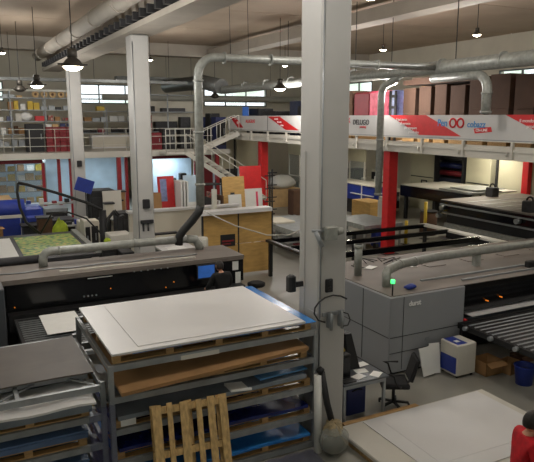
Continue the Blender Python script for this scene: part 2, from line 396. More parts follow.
def dropy(x, y, z0, ztop, r, label, hy):
    t = thing('vertical_duct', label, 'duct', (x,y,z0), 'vertical ducts')
    el = [(x,y,z0)] + [(x, y+hy*.4-hy*.4*math.cos(a), ztop-.4+.4*math.sin(a)) for a in [PI/2*i/6 for i in range(7)]]
    part('pipe', MB().tube(el+[(x,y+hy*(2.2 if hy>0 else .9),ztop+(0 if hy>0 else .2))], r, 14), 'galv', t)
    for zz in (z0+.02,(z0+ztop)/2): part('flange', MB().tube([(x,y,zz),(x,y,zz+.06)], r*1.18, 14), 'galv', t)
    return t
dropy(13.3,17.45,2.3,6.1,.12,'thin vertical grey duct in front of the banner, beside the red post',-1)
dropy(13.3,12.75,5.08,6.15,.13,'short vertical duct dropping from the spiral duct in front of the brown cartons',1)
t = thing('suction_duct', 'grey duct running across the hall and dropping down behind the left printer', 'duct', (5.75,14.7,2.8))
pp = [(5.62,14.7,2.75)] + [(5.62+.45-.45*math.cos(a),14.7,6.0+.45*math.sin(a)) for a in [PI/2*i/7 for i in range(8)]] + [(13.1,14.7,6.45)]
part('pipe', MB().tube(pp, .105, 16), 'galv', t)
for zz in (3.3,4.6,5.85): part('collar', MB().tube([(5.62,14.7,zz),(5.62,14.7,zz+.05)], .13, 16), 'galv', t)
for xx in (6.3,7.6,9.2,11): part('collar', MB().tube([(xx,14.7,6.45),(xx+.05,14.7,6.45)], .145, 16), 'galv', t)
for xx in (6.5,7.0): part('hanger', MB().tube([(xx,14.7,6.5),(xx-.05,14.7,9)], .008, 6), 'darksteel', t)
hose = [(5.62,14.7,2.8),(5.58,14.72,2.62),(5.42,14.78,2.4),(5.2,14.85,2.15),(5.1,14.88,2.0),(5.08,14.9,1.78)]
solo('flexible_hose', MB().tube(hose, .105, 14), 'hose', 'thick black flexible hose linking the vertical duct to the left printer', 'hose')
bk = thing('far_duct', 'big dusty grey duct sloping across under the far ceiling', 'duct', (12,36,6.5))
part('duct', MB().tube([(12.6,38.5,6.9),(13.3,34,6.95),(13.3,31.3,6.6)], .4, 16), 'duct', bk)
part('flat_run', MB().box(9.5,15.5,38.6,39.2,7.15,7.45), 'duct', bk)
part('hanger', MB().tube([(12.6,38.5,7.2),(12.6,38.5,9)], .012, 6), 'darksteel', bk)
wp = thing('white_far_duct', 'long white horizontal pipe along the far wall below the windows', 'duct', (15,40.5,6.1))
part('pipe', MB().tube([(9,40.5,6.25),(24,40.5,6.25)], .2, 14), 'whitepipe', wp)
for xx in (12,15,18,21): part('hanger', MB().tube([(xx,40.5,6.4),(xx,40.5,9)], .012, 6), 'darksteel', wp)
ra = thing('far_truss', 'long narrow cable tray hanging below the ceiling, far left', 'tray', (5,30,7.1))
part('tray', MB().box(-4,12,33.0,33.3,6.75,6.9), 'duct', ra)
for xx in (-1,3,7,11): part('hanger', MB().tube([(xx,33.15,6.9),(xx,33.15,9)], .012, 6), 'darksteel', ra)
# ---------------------------------------------------------------- hanging lamps
def lamp(z, small, label, loc):
    t = thing('hanging_lamp', label, 'lamp', (0,0,0), 'hanging lamps')
    k = .55 if small else 1
    part('cable', MB().tube([(0,0,.42*k),(0,0,ZC-z)], .012, 6), 'matblack', t, True)
    part('ballast_box', MB().lathe([(.05*k,.42*k),(.11*k,.40*k),(.12*k,.22*k),(.08*k,.2*k)]), 'lampbody', t, True)
    part('reflector', MB().lathe([(.09*k,.22*k),(.16*k,.16*k),(.26*k,.03*k),(.27*k,0),(.235*k,.01*k),(.12*k,.12*k)]), 'lampbody', t, True)
    part('side_arm', MB().tube([(-.34*k,0,.06*k),(.34*k,0,.06*k)],.02*k,8), 'lampbody', t, True)
    part('bulb', MB().lathe([(.02,-.09*k),(.12*k,-.075*k),(.2*k,-.03*k),(.23*k,.012*k),(.2*k,.02*k),(.05,.03)]), 'bulb', t, True)
    t.location = loc; return t
L1 = [((2.77,15.38),'lit hanging lamp just left of the second column, largest of the hanging lamps'),
      ((3.21,25.32),'lit hanging lamp over the far left shelves'),
      ((12.58,23.39),'lit hanging lamp immediately left of the middle column'),
      ((13.77,17.55),'lit hanging lamp above the pink wrapped goods')]
p = None
for (xy, lb) in L1:
    p = lamp(6.15, False, lb, (*xy,6.15)) if p is None else p
    if lb != L1[0][1]: dup(p, (*xy,6.15), 0, lb)
off = lamp(6.15, False, 'unlit dark hanging lamp over the far left shelves', (3.01,29.38,6.15))
for ch in off.children:
    if ch.name.startswith('bulb'): ch.data.materials[0] = M['lampbody']
dup(off, (14.19,34.41,6.15), 0, 'dark hanging lamp in front of the far windows beside the vertical duct')
q = None
for (xy, z, lb) in [((2.34,28.6),7.6,'small bright ceiling lamp at the left edge of the photo'),((8.71,28.93),7.6,'tiny bare bright lamp right of the second column'),
        ((15.9,29.03),7.6,'tiny lit lamp near the ceiling left of the middle column'),((15.63,20.49),7.6,'small lit lamp near the ceiling right of the middle column'),
        ((15.51,15.44),7.6,'small lit lamp near the ceiling at the upper right')]:
    if q is None: q = lamp(z, True, lb, (*xy,z))
    else: dup(q, (*xy,z), 0, lb)
def spot(x, y, z, e, ang=150, r=.25):
    l = bpy.data.lights.new('lamp_light', 'POINT'); l.energy = e; l.shadow_soft_size = r
    l.color = (1,.965,.92); o = bpy.data.objects.new('lamp_light', l); C.objects.link(o); o.location = (x,y,z-.35)
LP = 420
for (x,y) in ((2.77,15.38),(3.21,25.32),(12.58,23.39),(13.77,17.55)): spot(x,y,6.15,LP)
for (x,y) in ((2.34,28.6),(8.71,28.93),(15.9,29.03),(15.63,20.49),(15.51,15.44)): spot(x,y,7.6,LP*.5)
# the same lamps carry on overhead, out of the frame
for (x,y,z) in ((3.0,6.0,7.9),(9.0,6.5,7.9),(9.5,13.0,8.2),(14.5,7,7.9),(3,11,8.2)):
    if x==3.0 and y==6.0: ov = lamp(7.9, False, 'hanging lamp above the frame', (x,y,7.9)); ov['group'] = 'lamps over the camera'
    else: dup(ov, (x,y,7.9))
    spot(x,y,7.9,LP*.72, 160, .3)
for (x,y,z) in ((19,12,3.74),(19,19,3.74),(17.5,26,3.74),(22.0,21,3.74),(4,35,2.94),(11,34.0,2.94),(-2,35.2,2.94),(7.5,35,2.94),(20,33,3.74)):  # tubes added as fill to brighten the spaces below both mezzanines
    l = bpy.data.lights.new('tube_fill_light', 'AREA'); l.shape='RECTANGLE'; l.size=1.3; l.size_y=.2; l.energy=(150 if x>21 else 100) if x>15 else 130; l.color=(1,.93,.78) if x>15 else (.8,.92,1)
    o = bpy.data.objects.new('tube_fill_light', l); C.objects.link(o); o.location=(x,y,z-.03)
    tl = thing('added_tube_lamp', 'added long tube lamp brightening the space under the mezzanine', 'lamp', (x,y,z), 'added tube lamps under the mezzanines')
    part('housing', MB().box(x-.7,x+.7,y-.12,y+.12,z,z+.08), 'white', tl); part('tube', MB().tube([(x-.65,y,z-.01),(x+.65,y,z-.01)],.02,8), 'bulb', tl)
W = bpy.data.worlds.new('sky'); SC.world = W; W.use_nodes = True
nt = W.node_tree; bg = nt.nodes['Background']
tc = nt.nodes.new('ShaderNodeTexCoord'); nz = nt.nodes.new('ShaderNodeTexNoise'); nz.inputs['Scale'].default_value = 14
rr = nt.nodes.new('ShaderNodeValToRGB'); nt.links.new(tc.outputs['Generated'], nz.inputs['Vector']); nt.links.new(nz.outputs['Fac'], rr.inputs[0]); nt.links.new(rr.outputs[0], bg.inputs[0])
rr.color_ramp.elements[0].color = (.62,.72,.58,1); rr.color_ramp.elements[0].position = .42; rr.color_ramp.elements[1].color = (.95,.98,1,1); rr.color_ramp.elements[1].position = .55
bg.inputs[1].default_value = 3.0
SC.view_settings.view_transform = 'Standard'; SC.view_settings.look = 'None'; SC.view_settings.exposure = -.5; SC.view_settings.gamma = 1
# ================================================================= FOREGROUND
# steel sheet racks
def rack(name, label, x0, x1, y0, y1, levels, top):
    t = thing(name, label, 'rack', ((x0+x1)/2,(y0+y1)/2,0))
    for x in (x0, x1-.07):
        for y in (y0, y1-.07):
            part('post', MB().bbox(x,x+.07,y,y+.07,0,top,.006), 'steel', t)
    for z in levels:
        part('front_beam', MB().box(x0+.07,x1-.07,y0+.005,y0+.055,z-.085,z), 'steel', t)
        part('back_beam', MB().box(x0+.07,x1-.07,y1-.055,y1-.005,z-.11,z), 'steel', t)
        for x in (x0+.01,x1-.06): part('side_beam', MB().box(x,x+.05,y0+.07,y1-.07,z-.09,z-.01), 'steel', t)
        for q in (.33,.66): part('cross_bar', MB().box(x0+(x1-x0)*q,x0+(x1-x0)*q+.05,y0+.055,y1-.055,z-.09,z-.004), 'steel', t)
    return t
LV = [.10,.555,1.005,1.455,1.89]
rk = rack('sheet_rack', 'large grey steel rack of board sheets on pallets, left of the middle column', 1.58,4.70,7.5,9.75,LV,1.89)
for lv in LV[3:]: pass
part('yellow_sticker', MB().box(2.55,3.1,7.499,7.506,1.80,1.86), 'boardbeige', rk)
LV1 = [.42,.82,1.22,1.62]
rk1 = rack('sheet_rack', 'lower grey steel rack with a dark warped board on top, at the left edge', -1.6,1.56,7.6,9.65,LV1,1.66)
part('diagonal_brace', MB().beam((.2,7.7,1.58),(1.4,8.6,1.58),.03,.02).beam((1.44,7.75,1.58),(.6,8.9,1.58),.03,.02), 'steel', rk1)
for y in (8.1,8.9): part('top_rail', MB().box(-1.5,1.43,y,y+.05,1.55,1.615), 'steel', rk1)
def long_pallet(label, x0, x1, y0, y1, z, group='pallets in the racks', h=.11, m='wood', n=5):
    t = thing('wooden_pallet', label, 'pallet', ((x0+x1)/2,(y0+y1)/2,z), group)
    for j in range(3):
        y = y0+(y1-y0-.1)*j/2
        part('bottom_board', MB().box(x0,x1,y,y+.1,z,z+.018), m, t)
        bl = MB()
        for i in range(n):
            x = x0+(x1-x0-.1)*i/(n-1); part('block', MB().box(x,x+.1,y,y+.1,z+.018,z+h-.02), m, t)
    k = max(5, int((y1-y0)/.2))
    dk = MB()
    for j in range(k):
        y = y0+(y1-y0-.1)*j/(k-1)
        dk = MB().box(x0,x1,y,y+.1,z+h-.02,z+h); part('deck_board', dk, m, t)
    return t
def stack(name, label, cat, x0, x1, y0, y1, z, t_, m, n=1, group=None, jitter=.0):
    """a pile of thin sheets shown as a few distinct layers"""
    b = MB()
    for i in range(n):
        dx = random.uniform(-jitter,jitter); dy = random.uniform(-jitter,jitter)
        b.box(x0+dx,x1+dx,y0+dy,y1+dy,z+t_*i/n,z+t_*(i+1)/n-.0015)
    return solo(name, b, m, label, cat, group)
# right rack contents, bottom to top
G='pallets in the racks'
long_pallet('long wooden pallet under the white boards on top of the big rack',1.66,4.6,7.56,9.5,1.89)
# top pile
stack('white_board_pile','pile of large white boards on top of the big rack','board',1.63,4.46,7.48,9.68,2.025,.03,'board',2,jitter=.004)
bs = MB(); bs.sheet(1.9,4.66,7.5,9.72,lambda x,y: 2.008+.003*math.sin(x*3)+.003*math.sin(y*5),.008,14,10)
solo('blue_sheet', bs, 'blue', 'bright blue film sheet sticking out from under the white boards on the big rack', 'sheet')
stack('loose_white_board','single white board lying skewed on the top pile','board',2.0,4.44,7.6,9.62,2.057,.006,'board')
long_pallet('wooden pallet under the brown cardboard, second shelf from the top of the big rack',1.75,4.55,7.58,9.4,1.455)
cbM = Matrix.Translation((3.05,8.4,1.68)) @ Matrix.Rotation(math.radians(2),4,'Z') @ Matrix.Rotation(math.radians(5.5),4,'X') @ Matrix.Rotation(math.radians(-2),4,'Y')
solo('cardboard_sheets', MB(cbM).box(-1.38,1.42,-1.0,.9,-.02,.03), 'cardboard', 'brown cardboard sheets on the second shelf of the big rack', 'cardboard')
long_pallet('wooden pallet under the grey clear sheets, third shelf of the big rack',1.66,4.6,7.56,9.4,1.005)
solo('grey_clear_sheets', MB().sheet(1.68,4.5,7.5,9.4,lambda x,y:1.125+.012*(x-1.6),.06,8,5), 'greyfilm', 'grey translucent sheets on the third shelf of the big rack', 'sheet')
solo('white_paper', MB(Matrix.Translation((3.42,7.53,1.19))@Matrix.Rotation(.1,4,'Y')).box(-.16,.16,-.06,.2,0,.03), 'paper', 'white folded paper at the front edge of the grey sheets', 'paper')
solo('clear_sheet', MB(Matrix.Translation((4.15,8.2,1.245))@Matrix.Rotation(.06,4,'Z')).box(-.42,.40,-.6,.9,-.01,.012), 'lightblue', 'pale shiny sheet lying at the right end of the third shelf', 'sheet')
long_pallet('wooden pallet under the dark blue film, fourth shelf of the big rack',1.66,4.6,7.56,9.4,.555)
solo('dark_blue_sheets', MB().sheet(1.68,4.55,7.52,9.4,lambda x,y:.67+.01*math.sin(x*4),.05,12,6), 'darkblue', 'shiny dark blue film sheets on the fourth shelf of the big rack', 'sheet')
long_pallet('wooden pallet under the light blue film, lowest shelf of the big rack',1.66,4.6,7.56,9.4,.10)
solo('light_blue_sheets', MB().sheet(1.68,4.58,7.50,9.4,lambda x,y:.215+.008*math.sin(x*5+y),.04,12,6), 'blue', 'shiny light blue film sheets on the lowest shelf of the big rack', 'sheet')
for i,(xx,zz,lb) in enumerate(((1.72,1.02,'white label sheet hanging at the left front of the third shelf'),)):
    solo('label_sheet', MB(Matrix.Translation((xx+.1,7.545,zz+.0))@Matrix.Rotation(-.1,4,'X')).box(-.1,.1,-.008,0,0,.1), 'paper', lb, 'label')
# blue / purple loose film at the right foot of the rack
solo('loose_film', MB().sheet(3.7,4.55,6.95,7.42,lambda x,y:.02+.02*abs(math.sin(x*9+y*4)),.006,14,8), 'film', 'crumpled bluish film lying on the floor before the rack foot', 'film')
# left rack contents
wb = MB().sheet(-1.35,1.48,7.95,9.5,lambda x,y:1.635+.05*math.exp(-((x-.9)**2))*max(0,(8.6-y))+.03*max(0,x-1.0)*(y-8),.02,16,8)
solo('dark_board', wb, 'grey_board', 'dark grey warped board lying on top of the left rack', 'board')
long_pallet('wooden pallet under white film-wrapped boards in the left rack',-1.45,1.35,7.65,9.4,1.22)
solo('wrapped_white_boards', MB().sheet(-1.45,1.36,7.52,9.4,lambda x,y:1.335,.105,6,4), 'greyfilm', 'grey-white wrapped boards on the second level of the left rack', 'board')
solo('white_film', MB().sheet(-1.4,1.40,7.44,8.2,lambda x,y:1.452+.012*(1+math.sin(x*7))-.12*max(0,7.52-y)*8*.1,.03,14,6), 'board', 'white film over the wrapped boards in the left rack', 'film')
long_pallet('yellowish pallet under the blue boards in the left rack',-1.45,1.3,7.65,9.4,.82)
stack('blue_boards','blue boards on the third level of the left rack','board',-1.45,1.32,7.62,9.4,.94,.10,'dullblue',4,jitter=.01)
long_pallet('pallet under the bottom blue boards of the left rack',-1.45,1.3,7.65,9.4,.42)
stack('blue_boards','blue boards on the lowest visible level of the left rack','board',-1.45,1.3,7.62,9.4,.54,.10,'dullblue',4,jitter=.01)
# purple stretch film hanging between the racks
pf = MB()
for j in range(1):
    y = 7.40+.06*j
    n=10; vs=[]; 
    for k in (0,1):
        for i in range(n+1):
            for q in range(9):
                x = 1.30+.33*i/n; z = 1.42-.05*j-q*.17
                vs.append((x, y+.025*math.sin(i*1.9+q*.5+j)+k*.004, max(z,.01)))
    N=(n+1)*9; fs=[]
    for i in range(n):
        for q in range(8):
            a=i*9+q; fs.append((a,a+1,a+10,a+9)); fs.append((N+a,N+a+9,N+a+10,N+a+1))
    pf.add(vs,fs,True)
solo('hanging_film', pf, 'film', 'dark purple stretch film hanging between the two racks', 'film')
# leaning pallet in front of the rack
lp = thing('wooden_pallet','pale wooden pallet standing upright, leaning against the big rack','pallet',(2.55,7.1,0))
La = math.atan2(.42,1.36); LM = Matrix.Translation((2.02,6.93,0.0)) @ Matrix.Rotation(-La+.0,4,'X') @ Matrix.Rotation(math.radians(2.2),4,'Y')
for x,w in ((0,.12),(.20,.07),(.375,.12),(.60,.075),(.76,.10),(.93,.11)):
    part('plank', MB(LM).box(x,x+w,-.02,0,0.03,1.38+.012*math.sin(x*9)), 'woodv', lp)
for z in (.04,.70,1.26):
    part('stringer', MB(LM).box(-.0,1.04,.002,.085,z,z+.085), 'woodv', lp)
for x in (0,.47,.92): part('back_plank', MB(LM).box(x,x+.1,.087,.105,.03,1.37), 'woodv', lp)
# rolls, broom bag by the column
solo('white_roll', MB().tube([(4.63,7.35,0),(4.665,7.44,1.2)], .06, 16), 'white', 'tall white roll standing against the middle column', 'roll')
solo('black_tube', MB().tube([(4.93,7.22,.02),(4.78,7.35,.75),(4.72,7.43,1.24)], .05, 14).tube([(4.72,7.43,1.24),(4.68,7.45,1.29)],[.062,.05],14), 'matblack', 'black tube leaning beside the white roll on the middle column', 'tube')
bg_ = thing('rubbish_bag','crumpled clear plastic bag with dark rubbish at the foot of the middle column','bag',(4.88,7.12,0))
def blob(c, r, sx, sy, sz, amp, seed, n=20, m=14, open_top=False):
    rnd = random.Random(seed); ph=[rnd.uniform(0,6) for _ in range(8)]; b=MB(); vs=[]
    for j in range(m+1):
        t = PI*j/m
        for i in range(n):
            p = 2*PI*i/n; q = 1+amp*(math.sin(3*p+ph[0])*math.sin(2*t+ph[1])+.6*math.sin(7*p+ph[2]+3*t)+.4*math.sin(11*p+ph[3]))
            vs.append((c[0]+r*sx*q*math.sin(t)*math.cos(p), c[1]+r*sy*q*math.sin(t)*math.sin(p), c[2]-r*sz*math.cos(t)*(1 if t<PI/2 else q)))
    fs=[(j*n+i,j*n+(i+1)%n,(j+1)*n+(i+1)%n,(j+1)*n+i) for j in range(m) for i in range(n)]
    return b.add(vs,fs,True)
part('contents', blob((4.80,7.2,.15),.15,1.1,1,.9,.05,3), 'matblack', bg_)
part('plastic', blob((4.80,7.2,.24),.225,1,.95,1.04,.09,5), 'clearfilm', bg_)
M['straw'] = mat('dry_straw', (150,134,100), .7, var=.3, scale=20)
part('top_folds', blob((4.82,7.22,.40),.14,1.1,1,.8,.2,9), 'straw', bg_)
# floor board pile
fw_ = thing('board_base', 'low wooden frame under the white floor boards', 'frame', (6.7,6.2,0))
for x in (5.15,6.6,8.1): part('runner', MB().box(x,x+.1,4.95,7.6,0,.09), 'wood', fw_)
part('front_plank', MB().beam((5.32,7.69,.10),(6.84,7.69,.10),.1,.06), 'wood', fw_)
stack('cream_board_pile','pile of cream boards on the floor at the lower right','board',5.12,8.28,4.93,7.62,.09,.05,'boardbeige',3)
solo('white_floor_board', MB().box(5.62,8.12,5.75,7.58,.141,.153), 'board', 'large white board on top of the floor pile at the lower right', 'board')
solo('white_floor_board', MB(Matrix.Translation((6.9,6.75,.154))@Matrix.Rotation(math.radians(-1.5),4,'Z')).box(-1.0,1.1,-.72,.62,0,.002), 'board', 'slightly turned bright white board on the large floor board', 'board')
solo('cream_strip', MB().box(5.13,5.55,6.3,7.6,.141,.150), 'boardbeige', 'narrow cream board strip along the left of the floor pile', 'board')
# desk ------------------------------------------------------------
dk = thing('desk','grey desk with papers and a monitor right of the middle column','desk',(5.9,8.3,0))
part('top', MB().bbox(5.36,6.27,7.76,8.6,.72,.75,.008), 'printerdark', dk)
for x in (5.39,6.19):
    for y in (7.80,8.52): part('leg', MB().box(x,x+.045,y,y+.045,0,.72), 'steel', dk)
part('apron', MB().box(5.43,6.19,7.80,7.825,.64,.72), 'steel', dk)
mo = thing('monitor','black monitor seen from the side on the desk','monitor',(5.62,8.5,.75))
mM = Matrix.Translation((5.55,8.42,.75))@Matrix.Rotation(math.radians(62),4,'Z')
part('stand', MB(mM).bbox(-.12,.12,-.09,.09,0,.02,.005).box(-.03,.03,.0,.03,.02,.3), 'matblack', mo)
part('panel', MB(mM).bbox(-.28,.28,-.04,.0,.14,.50,.008), 'black', mo)
m2 = thing('computer_tower','black computer case standing on the desk corner','computer',(5.5,8.25,.75))
part('case', MB().bbox(5.45,5.64,7.98,8.3,.75,1.16,.01), 'matblack', m2); part('front', MB().box(5.47,5.62,7.972,7.98,.79,1.12), 'black', m2)
fl = thing('hanging_straps','yellow and black straps hanging over the computer on the desk','strap',(5.6,8.38,1.12))
part('strap', MB().tube([(5.48,8.1,1.17),(5.5,8.12,1.34),(5.60,8.14,1.17)],.03,8), 'yellow', fl)
part('strap', MB().tube([(5.5,8.2,1.17),(5.56,8.2,1.3),(5.62,8.2,1.17)],.02,8), 'matblack', fl)
sd = MB().prism([(5.80,8.62),(5.98,8.62),(5.98,8.8),(5.84,8.8)],.75,1.2)
solo('monitor_back', MB().add([(5.80,8.25,.75),(6.02,8.25,.75),(6.02,8.5,.75),(5.80,8.5,.75),(5.74,8.3,1.38),(5.86,8.3,1.38),(5.86,8.46,1.38),(5.74,8.46,1.38)],[(0,3,2,1),(4,5,6,7),(0,1,5,4),(1,2,6,5),(2,3,7,6),(3,0,4,7)]), 'matblack', 'black wedge-shaped screen back standing behind the papers on the desk', 'screen')
for i,(x,y,a,lb) in enumerate(((5.78,7.95,.3,'white sheet of paper at the front of the desk'),(5.95,8.12,-.2,'white sheet in the middle of the desk'),(6.1,7.9,.6,'white sheet at the right corner of the desk'),(6.12,8.35,.1,'white sheet at the back of the desk beside the screen'))):
    solo('paper_sheet', MB(Matrix.Translation((x,y,.751+.001*i))@Matrix.Rotation(a,4,'Z')).box(-.11,.11,-.08,.08,0,.004), 'paper', lb, 'paper', 'papers on the desk')
kb = thing('keyboard','dark keyboard at the left front of the desk','keyboard',(5.52,8.03,.75))
part('body', MB().bbox(5.40,5.64,7.8,7.93,.75,.77,.005), 'matblack', kb)
pc = thing('floor_case','dark blue plastic case under the desk','case',(5.85,8.3,0)); part('body', MB().bbox(5.66,6.06,8.1,8.6,0.0,.5,.02), 'navy', pc); part('handle', MB().tube([(5.76,8.09,.43),(5.86,8.07,.46),(5.96,8.09,.43)],.012,8), 'black', pc)
# office chair
oc = thing('office_chair','black office chair with armrests between desk and printer','chair',(6.60,8.04,0),rz=math.radians(-28))
part('seat', MB().bbox(-.24,.24,-.24,.24,.42,.50,.03), 'blackfabric', oc, True)
BM = Matrix.Translation((.24,0,.52))@Matrix.Rotation(math.radians(16),4,'Y')
part('backrest', MB(BM).bbox(-.02,.05,-.21,.21,.02,.43,.025), 'blackfabric', oc, True)
part('back_bar', MB().tube([(.1,0,.43),(.26,0,.45),(.31,0,.66)],.02,8), 'matblack', oc, True)
part('gas_column', MB().tube([(0,0,.08),(0,0,.42)],.028,12), 'matblack', oc, True)
for s in (-1,1): part('armrest', MB().tube([(.08,s*.25,.46),(.0,s*.29,.5),(-.06,s*.29,.68),(-.14,s*.29,.71),(.12,s*.29,.71)],.018,8), 'matblack', oc, True)
for k in range(5):
    a = 2*PI*k/5; lg = part('base_arm', MB().beam((0,0,.1),(.27*math.cos(a),.27*math.sin(a),.07),.045,.03), 'matblack', oc, True)
    part('caster', MB().tube([(.27*math.cos(a)-.01,.27*math.sin(a),.028),(.27*math.cos(a)+.02,.27*math.sin(a),.028)],.028,12), 'matblack', lg, True)
# ================================================================= RIGHT PRINTER
rp = thing('flatbed_printer','large grey industrial printer with a wide dark opening, right side','printer',(11.5,10.6,0))
cabn = MB().bbox(7.30,9.22,9.08,12.0,.06,1.6,.02)
part('left_cabinet', cabn, 'printer', rp)
part('plinth', MB().box(7.36,9.18,9.14,11.9,0,.06), 'matblack', rp)
part('top_cover', MB().box(7.34,15.6,9.12,11.96,1.6,1.615), 'printertop', rp)
sm_ = MB()
for x in (7.62,):
    sm_.box(x,x+.008,9.072,9.085,.1,1.58)
sm_.box(7.32,9.2,9.072,9.085,.78,.79).box(7.32,9.2,9.072,9.085,.46,.468)
part('panel_seams', sm_, 'matblack', rp)
sl = MB()
for y in (9.95,10.8): sl.box(7.292,7.305,y,y+.008,.1,1.58)
sl.box(7.292,7.305,9.1,11.9,.78,.79)
part('side_seams', sl, 'matblack', rp)
for z in (.62,): part('latch', MB().box(8.2,8.3,9.06,9.08,z,z+.03), 'steel', rp)
text('lettering', 'durst', .14, (7.74,9.065,1.38), (1,0,0), (0,0,1), 'text_white', rp, .004)
part('bridge', MB().box(9.22,15.6,9.25,11.96,1.06,1.6), 'black', rp)
part('front_hood', MB().add([(9.22,9.14,1.6),(15.6,9.14,1.6),(15.6,9.10,1.5),(9.22,9.10,1.5),(9.22,9.2,1.0),(15.6,9.2,1.0),(9.22,9.25,1.6),(15.6,9.25,1.6),(9.22,9.25,1.0),(15.6,9.25,1.0)],
   [(0,1,2,3),(3,2,5,4),(0,6,7,1),(4,5,9,8),(6,8,9,7),(0,3,4,8,6),(1,7,9,5,2)]), 'black', rp)
part('bed', MB().box(9.22,15.6,9.2,12.4,.72,.86), 'printerdark', rp)
part('underframe', MB().box(9.25,15.6,9.5,11.8,.05,.72), 'matblack', rp)
for i,x in enumerate((9.9,10.3,12.7,14.1)): part('indicator', MB().tube([(x,9.17,1.18+.03*(i%2)),(x,9.09,1.18+.03*(i%2))],.014,8), 'orange_led', rp)
part('stop_button', MB().tube([(9.24,9.1,.86),(9.24,9.02,.86)],.035,12), 'red', rp)
part('light_pole', MB().tube([(7.40,9.16,1.6),(7.40,9.16,1.86)],.014,8), 'matblack', rp)
part('signal_light', MB().tube([(7.40,9.16,1.86),(7.40,9.16,1.93)],.04,12), 'green_led', rp)
for k in range(5): part('top_hatch', MB().box(9.6+k*1.2,10.1+k*1.2,10.6,10.9,1.615,1.63), 'printertop', rp)
part('top_channel', MB().box(8.6,15.6,9.7,9.76,1.615,1.65).box(9.4,12.6,9.36,9.4,1.615,1.65), 'steel', rp)
pd = thing('printer_pipe','fat grey suction pipe lying along the top of the right printer','pipe',(10,10.4,1.615))
pl = [(7.72,9.75,1.6),(7.72,9.75,1.78)]+[(7.72+.16-.16*math.cos(a),9.75+.1*math.sin(a),1.78+.16*math.sin(a)) for a in (.5,1.0,1.57)]+[(8.3,10.05,1.95),(9.4,10.2,1.96),(15.6,10.3,1.96)]
part('pipe', MB().tube(pl, .095, 14), 'galv', pd)
for x in (8.25,8.7): part('clamp', MB().tube([(x,10.04+.06*(x>8.4),1.95),(x+.05,10.05+.06*(x>8.4),1.95)],.108,14), 'galv', pd)
for x in (10.6,13.4): part('support', MB().box(x,x+.16,10.18,10.3,1.615,1.87), 'galv', pd)
solo('blue_cloth', blob((8.0,9.35,1.67),.07,2.0,.9,.8,.15,4), 'bluepaint', 'crumpled blue cloth on the corner of the right printer', 'cloth')
dv = thing('short_vent_pipe','short upright grey vent pipe at the back left corner of the right printer','pipe',(7.72,10.75,1.615))
part('pipe', MB().tube([(7.72,10.75,1.615),(7.72,10.75,2.3)],.085,14), 'galv', dv); part('collar', MB().tube([(7.72,10.75,2.22),(7.72,10.75,2.3)],.1,14), 'galv', dv)
tf = MB()
for k in range(9):
    x=8.0+random.random()*1.6; y=11.1+random.random()*.7; tf.tube([(x,y,1.63),(x+random.uniform(-.3,.3),y+.15,1.66+.03*(k%3)),(x+random.uniform(-.4,.4),y+random.uniform(-.1,.2),1.63)],.010,6)
solo('loose_cables', tf, 'hose', 'tangle of cables on the back corner of the right printer', 'cable')
for i,(x,y,lb) in enumerate(((8.35,11.15,'white sheet on the back corner of the right printer top'),(9.3,10.9,'small white sheet on the middle of the right printer top'))):
    solo('paper_sheet', MB(Matrix.Translation((x,y,1.631))@Matrix.Rotation(.5+i,4,'Z')).box(-.16,.16,-.1,.1,0,.004), 'paper', lb, 'paper')
bt = thing('black_tool','small black tool on the right printer top by the rails','tool',(11.7,9.5,1.65)); part('body', MB().bbox(11.58,11.8,9.52,9.66,1.616,1.76,.02), 'matblack', bt); part('knob', MB().tube([(11.8,9.6,1.7),(11.92,9.6,1.7)],.04,10), 'steel', bt)
solo('white_printed_sheet', MB().box(9.4,14.5,9.02,9.95,.925,.94), 'board', 'white board coming out of the opening of the right printer', 'board')
# roller table in front
def roller_table(label, x0, x1, y0, y1, z, dx, legs=3):
    t = thing('roller_table', label, 'table', ((x0+x1)/2,(y0+y1)/2,0))
    part('frame', MB().box(x0,x1,y0,y0+.08,z-.14,z-.02).box(x0,x1,y1-.08,y1,z-.14,z-.02).box(x0,x0+.06,y0+.08,y1-.08,z-.14,z-.03).box(x1-.06,x1,y0+.08,y1-.08,z-.14,z-.03), 'matblack', t)
    n = int((y1-y0-.1)/dx)
    for i in range(min(n,60)):
        y = y0+.1+dx*i
        part('roller', MB().tube([(x0+.06,y,z-.03),(x1-.06,y,z-.03)],.02,8), 'steel', t)
        part('slat', MB().box(x0+.06,x1-.06,y+.035,y+dx-.035,z-.05,z-.02), 'matblack', t)
    for i in range(legs):
        x = x0+.05+(x1-x0-.2)*i/(legs-1)
        for y in (y0+.01,y1-.08): part('leg', MB().box(x,x+.07,y,y+.07,0,z-.14), 'matblack', t)
    return t
t = roller_table('black roller table in front of the right printer, with metal rollers', 8.98,15.2,6.4,9.0,.90,.15,5)
for y in (8.75,8.1,7.5): part('knob', MB().tube([(8.98,y,.83),(8.9,y,.83)],.045,12), 'steel', t)
